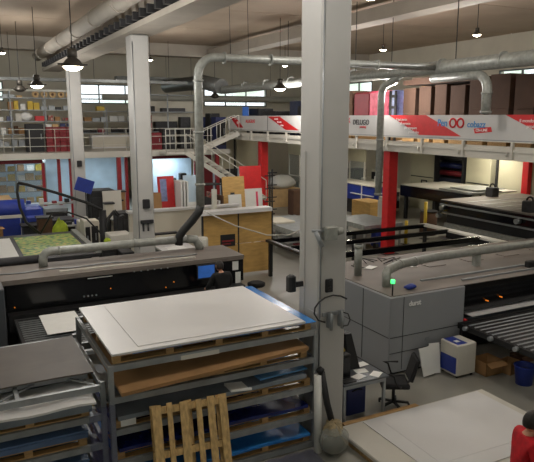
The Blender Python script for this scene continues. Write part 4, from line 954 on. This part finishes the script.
# cabinets and items seen left of the middle column
for i in range(3):
    cabinet('brown_cabinet',('left','middle','right')[i]+' brown wooden cabinet of three left of the middle column',"cabinet",15.6+i*.75,16.32+i*.75,27.5,28.1,0,1.3,'carddark','carddark')
wrap = thing('wrapped_goods','white wrapped bundle on a pallet beyond the far red post','goods',(17,31,0)); part('bundle', blob((16.8,31,1.35),.55,1.5,1,.7,.12,8),'paper',wrap); part('crate', MB().box(15.9,17.8,30.5,31.5,0,1.0),'cardpale',wrap)
gl = thing('glass_office','glass office partition with pale frames under the mezzanine, left of the middle column','partition',(20,34,0))
for k in range(7): part('mullion', MB().box(20.0,20.08,27.5+k*1.4,27.58+k*1.4,0,2.6),'boardbeige',gl)
part('header', MB().box(20.0,20.1,27.5,36,2.6,3.8),'beige',gl); part('glazing', MB().box(20.03,20.04,27.5,36,0,2.6),'glass',gl); part('mid_rail', MB().box(20,20.08,27.5,36,1.2,1.27),'boardbeige',gl)
for i,(x,y,h,c) in enumerate(((21.5,29,1.5,'wall'),(21.8,31,1.9,'darksteel'),(22,33,1.4,'white'),(21.2,34.8,1.8,'goods'))):
    solo('office_cabinet', MB().bbox(x,x+.9,y,y+.9,0,h,.02),c,'cabinet inside the glass office under the mezzanine','cabinet','cabinets inside the glass office')
bp_ = thing('beige_partition','beige wall panels under the mezzanine behind the red and white panel','partition',(16,31.6,0))
for k in range(3): part('panel', MB().box(12.5+k*1.35,13.8+k*1.35,33.6,33.7,2.0,3.75),'beige',bp_)
part('poster_band', MB().box(13.8,15.2,33.56,33.6,1.2,2.0),'darksteel',bp_); part('lower_panel', MB().box(12.5,16.5,33.6,33.7,0,2.0),'officeblue',bp_)
part('black_mullion', MB().box(15.0,15.08,33.5,33.6,0,3.75),'matblack',bp_)
# grey conveyor tables
def conveyor(label,x0,x1,y0,y1,z):
    t=thing('conveyor_table',label,'table',((x0+x1)/2,(y0+y1)/2,0)); part('bed', MB().bbox(x0,x1,y0,y1,z-.12,z,.01),'steel',t)
    part('side_rail', MB().box(x0-.03,x0,y0,y1,z-.16,z+.03),'galv',t); part('lower_shelf', MB().box(x0+.1,x1-.1,y0+.1,y1-.1,.3,.35),'steel',t)
    for x in (x0+.03,x1-.1):
        for y in (y0+.03,y1-.1,(y0+y1)/2): part('leg', MB().box(x,x+.07,y,y+.07,0,z-.12),'galv',t)
    return t
conveyor('grey conveyor table left of the middle column behind the cable bracket',10.9,12.9,18.6,22.6,.92)
solo('red_folder', MB().box(11.1,11.7,18.9,19.6,.352,.40),'redplastic','red and white stack on the lower shelf of the conveyor table','folder'); solo('white_sheets', MB().box(11.0,11.8,19.8,20.8,.352,.46),'paper','stack of white sheets on the lower shelf of the conveyor table','paper')
solo('white_parcel', MB().bbox(11.0,11.9,20.8,22.0,.93,1.0,.02),'wall','pale flat parcel on top of the conveyor table','parcel')
for i,(x,y) in enumerate(((9.9,20.8),(10.1,21.6))): leaning('white_rack_panel',('front','rear')[i]+' white perforated panel right of the plywood partition',x,x+.5,y,1.55,'white',tops=[(x+.1,x+.2,.3,.5,'matblack'),(x+.1,x+.2,.8,1.0,'matblack')])
conveyor('grey table end right of the middle column below the blue crate',13.6,15.4,18.6,21.0,1.0)
# blue bin etc.
bc_ = thing('blue_container','dark blue metal container with pale bars right of the middle column','container',(19.5,27,0.3))
part('tub', MB().bbox(18.8,19.9,24.9,28.6,.75,1.55,.02),'bluepaint',bc_); part('rim', MB().bbox(18.75,19.95,24.85,28.65,1.55,1.62,.01),'boardbeige',bc_)
for y in (26.0,27.4): part('bar', MB().box(18.76,18.8,y,y+.05,.75,1.6),'white',bc_)
part('bar', MB().box(18.75,18.79,25,27.0,1.05,1.1),'white',bc_); part('pallet_base', MB().box(18.9,19.8,25.1,28.4,0,.75),'darksteel',bc_)
pk = thing('stacked_parcels','golden brown parcels on a pallet beside the red post','parcel stack',(18,25,0)); part('parcels', MB().bbox(17.4,18.4,23.4,24.9,.14,1.05,.02),'ply',pk); part('pallet_base', MB().box(17.4,18.4,23.4,24.9,0,.13),'wood',pk)
for i,(y,h,c) in enumerate(((28.9,1.2,'wall'),(29.6,1.8,'white'))): cabinet('floor_machine',('pale machine','tall white machine')[i]+' beyond the blue container',"machine",20.8,21.6,y-2.5,y-1.9,0,h,c,'darksteel')
cr = thing('computer_rack','old computer monitor and machines on a bench beyond the blue container','computer',(21.5,29,0)); part('bench', MB().box(21.0,21.4,26.4,28.6,0,1.5),'wall',cr); part('monitor_shell', MB().bbox(21.0,21.4,27.6,28.3,1.5,2.1,.04),'wall',cr); part('monitor_screen', MB().box(20.99,21.0,27.7,28.2,1.6,2.0),'matblack',cr)
hs = thing('blue_hand_truck','small dark blue hand truck beside the red post','hand truck',(14.4,19.5,0)); part('body', MB().bbox(14.3,14.7,18.75,19.15,.1,.9,.04),'bluepaint',hs); part('wheel', MB().tube([(14.25,18.8,.12),(14.35,18.8,.12)],.12,14),'matblack',hs); part('handle', MB().tube([(14.7,18.9,.9),(14.75,18.9,1.15),(14.75,19.1,1.15)],.02,8),'steel',hs)
for i,y in enumerate((22.0,20.6)): solo('white_cupboard', MB().bbox(19.2,19.6,24.9-.6*i-.4,24.9-.6*i,0,1.7-.2*i,.02) if False else MB().bbox(16.3+.8*i,16.9+.8*i,20.9+i,21.4+i,0,1.5,.02),'boardbeige',('cream cupboard right of the red post','second cream cupboard right of the red post')[i],'cupboard')
# back wall cabinets
for i,(y0,y1,c,lb) in enumerate(((25.5,27.4,'beige','tall beige wall cabinet under the mezzanine, leftmost'),(21.6,23.2,'beige','narrow beige wall cabinet right of the dark roll rack'))):
    t=thing('wall_cabinet',lb,'cabinet',(23.5,(y0+y1)/2,0)); part('body', MB().bbox(23.1,24.2,y0,y1,0,3.6,.02),c,t); part('seam', MB().box(23.08,23.1,y0+.05,y1-.05,1.75,1.8),'darksteel',t); part('chair_shape', MB().tube([(23.05,y0+.5,1.2),(23.05,y0+.5,1.6),(23.05,y0+.9,1.6),(23.05,y0+.9,1.2)],.04,8),'matblack',t)
rr_ = thing('roll_rack','black rack holding dark purple rolls against the back wall','rack',(23.5,24.3,0)); part('frame', MB().box(23.9,24.2,23.3,25.4,0,3.4).box(23.0,23.9,23.3,23.4,0,3.4).box(23.0,23.9,25.3,25.4,0,3.4),'matblack',rr_)
for k,z in enumerate((1.7,2.1,2.5,2.9)): part('roll', MB().tube([(23.4,23.42,z),(23.4,25.28,z)],.14,14),('denim','darkred','navy','darksteel')[k],rr_)
cw_ = thing('cream_screen_wall','smooth cream wall panel under the right mezzanine','wall panel',(22.6,18,0)); part('panel', MB().box(23.2,23.3,12,21.3,0,3.8),'beige',cw_); part('edge_post', MB().box(23.1,23.2,21.2,21.3,0,3.8),'darksteel',cw_)
# distant cutting machine
cm = thing('cutting_machine','long black flatbed machine with a grey carriage under the right mezzanine','machine',(20,18,0))
part('bed_top', MB().box(18.0,22.6,12,19.4,1.58,1.65),'printertop',cm); part('front_beam', MB().bbox(17.95,18.1,12,19.4,1.2,1.6,.02),'black',cm)
part('silver_rail', MB().box(17.9,17.96,12,19.2,1.10,1.16),'steel',cm); part('lower_body', MB().box(18.2,22.3,12.2,19.2,.05,1.2),'matblack',cm); part('lower_rail', MB().box(17.7,17.8,12,18.8,.62,.8),'galv',cm)
for x,y in ((0,15.3),(2.2,19.1)):
    c_ = part('carriage', MB().bbox(x+18.2,x+18.6,y-.2,y+.2,1.65,2.05,.03),'darksteel',cm); part('cable_arch', MB().tube(arc((x+18.4,y,2.05),0,PI,.14,(0,1,0),(0,0,1),8),.035,8),'matblack',c_)
    part('motor', MB().tube([(17.94,y,1.35),(17.74,y,1.35)],.1,12),'steel',cm)
cm2 = thing('feeder_bed','raised black feeder bed with pale top at the far end of the cutting machine','machine',(21.5,22,0))
part('bed_top', MB().box(20.0,22.8,19.7,24.4,1.66,1.72),'boardbeige',cm2); part('side_beam', MB().box(19.95,20.05,19.7,24.4,1.15,1.68),'black',cm2); part('end_beam', MB().box(20.05,22.7,24.3,24.4,1.2,1.66),'black',cm2)
for x in (20.1,22.5):
    for y in (19.9,22.0,24.1): part('leg', MB().box(x,x+.14,y,y+.14,0,1.2),'matblack',cm2)
part('roller_deck', MB().box(19.9,21.6,19.5,21.6,1.74,1.80).box(20.2,21.9,19.6,21.2,1.84,1.88),'galv',cm2)
for (x,y,z,lb) in ((17.4,19.6,1.55,'tall yellow guard post in front of the feeder bed'),(16.0,19.1,.95,'short yellow guard post left of the tall one')):
    t=thing('yellow_post',lb,'post',(x,y,0),'yellow guard posts'); part('pole', MB().tube([(x,y,0),(x,y,z)],.07,12),'yellow',t); part('foot', MB().box(x-.15,x+.15,y-.15,y+.15,0,.02),'darksteel',t)
jar = thing('clear_drum','brown-tinted clear drum beside the tall yellow post','drum',(18.1,20.3,0)); part('shell', MB().lathe([(.35,0),(.36,.05),(.36,.95),(.33,1.0)],(18.2,20.3,0),24),'carddark',jar); part('lid', MB().lathe([(.37,0),(.37,.05)],(18.2,20.3,1.0),24),'darksteel',jar)
# open rail frame behind the right printer
of = thing('rail_table','open frame of long black rails behind the right printer','frame',(12,15,0))
for y,h in ((16.95,.10),(15.75,.10),(14.3,.16),(13.3,.14)): part('rail', MB().box(8.9,15.0,y-.05,y+.05,1.12-h*.3,1.2+h*.2),'black',of)
part('side_strip', MB().box(14.95,15.3,12.4,17.2,1.14,1.2),'boardbeige',of); part('side_strip', MB().box(8.75,8.9,12.4,17.2,1.1,1.18),'darksteel',of)
part('grey_deck', MB().box(9.0,14.9,12.45,13.1,1.0,1.06).box(9.0,14.9,14.5,14.9,1.0,1.06),'steel',of)
for x in (8.8,12,15.1):
    for y in (12.5,17.0): part('leg', MB().box(x,x+.1,y,y+.1,0,1.1),'matblack',of)
bx_ = cabinet('ink_cabinet','black ink cabinet below the rails behind the right printer','cabinet',9.2,12.4,12.6,13.8,0,.95,'matblack')
# ================================================================= ON THE RIGHT MEZZANINE
G1='carton stacks on the right mezzanine'
def cstack(x0,x1,y0,y1,z1,m,label,n=2):
    t=thing('carton_stack',label,'carton stack',((x0+x1)/2,(y0+y1)/2,4.12),G1)
    part('pallet_base', MB().box(x0,x1,y0,y1,4.12,4.25),'wood',t)
    for i in range(n):
        a=4.25+(z1-4.25)*i/n; b=4.25+(z1-4.25)*(i+1)/n; j=random.uniform(-.02,.02)
        part('bundle', MB().box(x0+j,x1+j,y0+j,y1+j,a,b-.004),m,t)
    return t
ys=[18.35,17.5,16.7,15.95,15.1,14.25,13.3,12.4,11.5,10.6]
for i in range(len(ys)-1):
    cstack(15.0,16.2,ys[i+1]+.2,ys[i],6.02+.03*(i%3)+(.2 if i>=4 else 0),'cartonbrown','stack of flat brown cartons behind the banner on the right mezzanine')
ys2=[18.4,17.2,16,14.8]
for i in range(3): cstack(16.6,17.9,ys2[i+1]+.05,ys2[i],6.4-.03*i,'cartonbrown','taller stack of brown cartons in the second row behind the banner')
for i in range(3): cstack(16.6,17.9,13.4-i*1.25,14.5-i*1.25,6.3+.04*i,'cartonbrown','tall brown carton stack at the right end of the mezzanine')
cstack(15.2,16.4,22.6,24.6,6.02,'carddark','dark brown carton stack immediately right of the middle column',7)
cstack(15.2,16.4,21.9,22.45,6.08,'carddark','narrow dark carton stack beside the thin vertical duct',7)
def wrapped(x0,x1,y0,y1,z1,m,label):
    t=thing('wrapped_pallet',label,'wrapped pallet',((x0+x1)/2,(y0+y1)/2,4.12)); part('load', MB().bbox(x0,x1,y0,y1,4.25,z1,.06),m,t); part('pallet_base', MB().box(x0,x1,y0,y1,4.12,4.25),'wood',t); return t
wrapped(15.2,16.4,20.7,21.8,5.98,'darkred','dark pink wrapped pallet behind the thin vertical duct')
wrapped(15.1,16.3,19.35,20.6,6.0,'pink','bright pink and red wrapped pallet below the lit lamp')
wrapped(15.1,16.3,18.95,19.3,6.0,'palebluewrap','narrow pale blue wrapped pallet beside the pink one')
wrapped(15.6,16.6,18.45,18.9,5.9,'pink','red wrapped pallet left of the brown cartons')
solo('ladder', MB().tube([(14.8,18.85,4.12),(14.8,18.85,5.95)],.05,8).tube([(14.8,18.55,4.12),(14.8,18.55,5.95)],.05,8).box(14.77,14.83,18.5,18.9,4.5,4.6).box(14.77,14.83,18.5,18.9,4.9,5.0).box(14.77,14.83,18.5,18.9,5.3,5.4).box(14.77,14.83,18.5,18.9,5.7,5.8),'matblack','black ladder-like frame between the pink wrap and the brown cartons','ladder')
carton(16.9,17.8,18.7,19.6,4.12,6.5,'pale cardboard box showing above the pale blue wrap','cardpale',flaps=False)
solo('white_bottle', MB().lathe([(.05,0),(.09,.02),(.09,.2),(.04,.26),(.04,.32)],(15.5,16.2,6.36),14),'white','small white object on top of the brown cartons','bottle')
# left end of right mezzanine: machines and people-height items
for i,(y0,y1,z1,c,lb) in enumerate(((30.3,31.5,5.45,'matblack','low black machine behind the banner left of the middle column'),(28.4,29.8,5.3,'darksteel','dark flat machine behind the banner'),(26.2,26.9,5.75,'denim','dark clothes rail against the middle column on the mezzanine'))):
    cabinet('mezzanine_machine',lb,'machine',15.0,15.9,y0,y1,4.12,z1,c)
mn = thing('mezzanine_monitor','pale green monitor at the left end of the right mezzanine','monitor',(14.8,31.7,4.12)); part('stand', MB().box(14.85,14.95,31.4,31.5,4.12,5.0),'darksteel',mn); part('panel', MB().bbox(14.75,14.8,31.1,31.85,5.0,5.55,.02),'screen',mn)
for i in range(3): cabinet('high_cabinet','dark cabinet at the head of the staircase, %s of three'%('first','second','third')[i],'cabinet',13.2+.0*i,13.8,31.9+i*.9,32.6+i*.9,3.26,5.0+.2*(i%2),'navy' if i%2==0 else 'matblack')

solo('carton_cover', MB().box(15.0,16.3,15.1,18.4,6.13,6.30).box(15.0,16.3,15.6,17.9,6.30,6.36),'cartonbrown','flat brown cardboard cover lying across the left group of cartons','cardboard')
for k in range(4): part('tension_strip', MB().box(18.3,22.3,15.9+k*.75,16.0+k*.75,1.651,1.662), 'galv', cm)
part('drive_rail', MB().box(17.86,17.95,12,19.3,1.45,1.5), 'steel', cm); part('end_pulley', MB().tube([(17.95,19.3,1.0),(17.75,19.3,1.0)],.09,12), 'steel', cm)
# ================================================================= PEOPLE
def skinned(name, joints, edges, m, parent, root=0, sub=2):
    me = bpy.data.meshes.new(name); me.from_pydata([j[0] for j in joints], edges, []); o = bpy.data.objects.new(name, me); C.objects.link(o)
    o.modifiers.new('skin','SKIN')
    if not me.skin_vertices:
        bpy.context.view_layer.objects.active = o
        bpy.context.view_layer.update()
    sv = me.skin_vertices[0].data if me.skin_vertices else me.attributes
    for i,j in enumerate(joints): sv[i].radius = (j[1], j[2] if len(j)>2 else j[1]); sv[i].use_root = (i==root)
    s = o.modifiers.new('sub','SUBSURF'); s.levels = sub; s.render_levels = sub
    dg = bpy.context.evaluated_depsgraph_get(); me2 = bpy.data.meshes.new_from_object(o.evaluated_get(dg)); bpy.data.objects.remove(o)
    return me2
def head_mesh(c, yaw, r=.10):
    """egg-shaped head with brow, nose, mouth, chin and ears; faces local +x"""
    bm = bmesh.new(); bmesh.ops.create_uvsphere(bm, u_segments=28, v_segments=20, radius=1)
    for v in bm.verts:
        x,y,z = v.co
        w = .78 if z>-.1 else .78-.32*min(1,(-z-.1)/.9)
        X,Y,Z_ = x*.98, y*w, z*1.22
        if x>.2:
            n = math.exp(-((y/.14)**2)) * max(0,1-abs((z+.08)/.24)); X += .24*n*(1 if z<.1 else .5)
            e = math.exp(-(((abs(y)-.32)/.14)**2)-(((z-.08)/.12)**2)); X -= .12*e
            X += .06*math.exp(-((z-.26)/.1)**2)
            l = math.exp(-((z+.46)/.06)**2-((y/.26)**2)); X += .06*l
            X += .08*math.exp(-((z+.75)/.15)**2-((y/.3)**2))
        v.co = (X,Y,Z_)
    for s in (-1,1):
        r_ = bmesh.ops.create_uvsphere(bm, u_segments=10, v_segments=8, radius=1)
        for v in r_['verts']: v.co = Vector((v.co.x*.16-.02, s*.78+v.co.y*.06, v.co.z*.26-.02))
    Mx = Matrix.Translation(c)@Matrix.Rotation(yaw,4,'Z')@Matrix.Scale(r,4)
    bm.transform(Mx); me = bpy.data.meshes.new('head'); bm.to_mesh(me); bm.free(); return me
def join(meshes, name, m, parent, org):
    bm = bmesh.new()
    for me in meshes: bm.from_mesh(me)
    bmesh.ops.translate(bm, verts=bm.verts, vec=-Vector(org))
    for f in bm.faces: f.smooth = True
    me = bpy.data.meshes.new(name); bm.to_mesh(me); bm.free(); me.materials.append(M[m])
    o = bpy.data.objects.new(name, me); C.objects.link(o); o.parent = parent; ORG[o.name] = Vector(org); return o
def hair_cap(c, yaw, r, name='hair'):
    bm = bmesh.new(); bmesh.ops.create_uvsphere(bm, u_segments=28, v_segments=20, radius=1)
    dl = [v for v in bm.verts if (v.co.z < .30 and v.co.x > -.02) or v.co.z < -.45 or (v.co.x>.55 and v.co.z<.62)]
    bmesh.ops.delete(bm, geom=dl, context='VERTS')
    for v in bm.verts: x,y,z=v.co; v.co=(x*1.07-.03,y*.87,z*1.28+.02)
    r_ = bmesh.ops.solidify(bm, geom=bm.faces[:], thickness=-.06)
    bm.transform(Matrix.Translation(c)@Matrix.Rotation(yaw,4,'Z')@Matrix.Scale(r,4)); me=bpy.data.meshes.new(name); bm.to_mesh(me); bm.free(); return me
def hand(c, d, side, parent=None):
    """palm, four curled fingers of unequal length and a thumb; d = forearm direction, side = thumb side"""
    out=[]; c=Vector(c); d=Vector(d).normalized(); s=Vector(side); s=(s-d*s.dot(d)).normalized(); n=d.cross(s)
    out.append(skinned('palm',[(c,.026,.02),(c+d*.045,.036,.018),(c+d*.085,.038,.016)],[(0,1),(1,2)],None,None,0,1))
    for k,(L) in enumerate((.068,.078,.073,.056)):
        b=c+d*.07+s*(.030-.020*k); 
        p=[b, b+d*L*.5, b+d*L*.85-n*L*.22, b+d*L*1.02-n*L*.52]
        out.append(skinned('finger',[(q,.0095-.0012*i) for i,q in enumerate(p)],[(0,1),(1,2),(2,3)],None,None,0,1))
    b=c+d*.02+s*.02; p=[b,b+s*.03+d*.022,b+s*.04+d*.05-n*.012,b+s*.034+d*.075-n*.022]
    out.append(skinned('thumb',[(q,.0115-.001*i) for i,q in enumerate(p)],[(0,1),(1,2),(2,3)],None,None,0,1))
    return out
def person(label, org, yaw, J, top_m, leg_m, hair=True):
    """J: joint dict in local metres (x forward, y left)"""
    t = thing('person', label, 'person', org)
    R = Matrix.Translation(org)@Matrix.Rotation(yaw,4,'Z')
    g = lambda k: R@Vector(J[k])
    names = ['pelvis','belly','chest','neck0','neck1','shl','ell','wrl','shr','elr','wrr','hil','knl','anl','tol','hir','knr','anr','tor']
    rad = dict(pelvis=(.15,.11),belly=(.135,.10),chest=(.155,.105),neck0=(.07,.065),neck1=(.052,.055),shl=(.058,),ell=(.042,),wrl=(.027,),shr=(.058,),elr=(.042,),wrr=(.027,),hil=(.085,),knl=(.058,),anl=(.040,),tol=(.035,),hir=(.085,),knr=(.058,),anr=(.040,),tor=(.035,))
    ed = [(0,1),(1,2),(2,3),(3,4),(2,5),(5,6),(6,7),(2,8),(8,9),(9,10),(0,11),(11,12),(12,13),(13,14),(0,15),(15,16),(16,17),(17,18)]
    body = skinned('body',[(g(n),*[r*.9 for r in rad[n]]) for n in names],ed,None,None)
    hc = g('head'); parts_=[body, head_mesh(hc, yaw+J.get('turn',0), .105)]
    for a,b_ in (('wrl','ell'),('wrr','elr')):
        parts_ += hand(g(a), g(a)-g(b_), R.to_3x3()@Vector((.2,-1 if a=='wrl' else 1,.5)))
    join(parts_,'body','skin',t,org)
    tn=['belly0','belly','chest','neck0','shl','ell','wrl0','shr','elr','wrr0']; J['belly0']=J['pelvis']
    J['wrl0']=tuple(Vector(J['ell']).lerp(Vector(J['wrl']),.93)); J['wrr0']=tuple(Vector(J['elr']).lerp(Vector(J['wrr']),.93))
    tr=dict(belly0=(.185,.135),belly=(.175,.125),chest=(.185,.125),neck0=(.082,.075),shl=(.078,),ell=(.062,),wrl0=(.045,),shr=(.078,),elr=(.062,),wrr0=(.045,))
    top=skinned('top',[(g(n),*tr[n]) for n in tn],[(0,1),(1,2),(2,3),(2,4),(4,5),(5,6),(2,7),(7,8),(8,9)],None,None)
    join([top],'sweater',top_m,t,org)
    ln=['pelvis','hil','knl','anl','hir','knr','anr']; lr=dict(pelvis=(.165,.125),hil=(.10,),knl=(.075,),anl=(.06,),hir=(.10,),knr=(.075,),anr=(.06,))
    leg=skinned('legs',[(g(n),*lr[n]) for n in ln],[(0,1),(1,2),(2,3),(0,4),(4,5),(5,6)],None,None)
    join([leg],'trousers',leg_m,t,org)
    for a,b_ in (('anl','tol'),('anr','tor')):
        A_=g(a); B_=g(b_); z0=min(A_.z,B_.z)
        sh_=skinned('shoe',[(A_-Vector((0,0,.03))-(B_-A_)*.25,.045,.04),(A_.lerp(B_,.5)-Vector((0,0,.02)),.05,.035),(B_+(B_-A_)*.2,.042,.03)],[(0,1),(1,2)],None,None,0,1)
        join([sh_],'shoe','matblack',t,org)
    join([hair_cap(hc, yaw+J.get('turn',0), .108)],'hair','hair',t,org)
    return t
stand = dict(pelvis=(0,0,.95),belly=(.02,0,1.12),chest=(.05,0,1.32),neck0=(.06,0,1.46),neck1=(.085,0,1.52),head=(.115,0,1.60),
  shl=(.05,.19,1.40),ell=(.06,.27,1.12),wrl=(.26,.22,.98),shr=(.05,-.19,1.40),elr=(.10,-.27,1.13),wrr=(.32,-.20,1.04),
  hil=(0,.10,.88),knl=(.10,.11,.49),anl=(.06,.12,.09),tol=(.20,.13,.05),hir=(0,-.10,.88),knr=(-.02,-.11,.48),anr=(-.12,-.12,.09),tor=(.02,-.13,.05))
person('person in a red sweater walking past the floor board pile, cut by the right edge',(5.55,4.47,-.0),math.radians(-27),stand,'redfabric','denim')
lean = dict(stand); lean.update(head=(.15,0,1.585),neck1=(.11,0,1.49),wrl=(.42,.2,1.02),wrr=(.40,-.22,1.02),ell=(.14,.29,1.14),elr=(.14,-.29,1.14))
person('person in a black jumper standing at the screen of the left printer, seen from behind',(5.42,12.85,0),math.radians(95),lean,'blackfabric','denim')
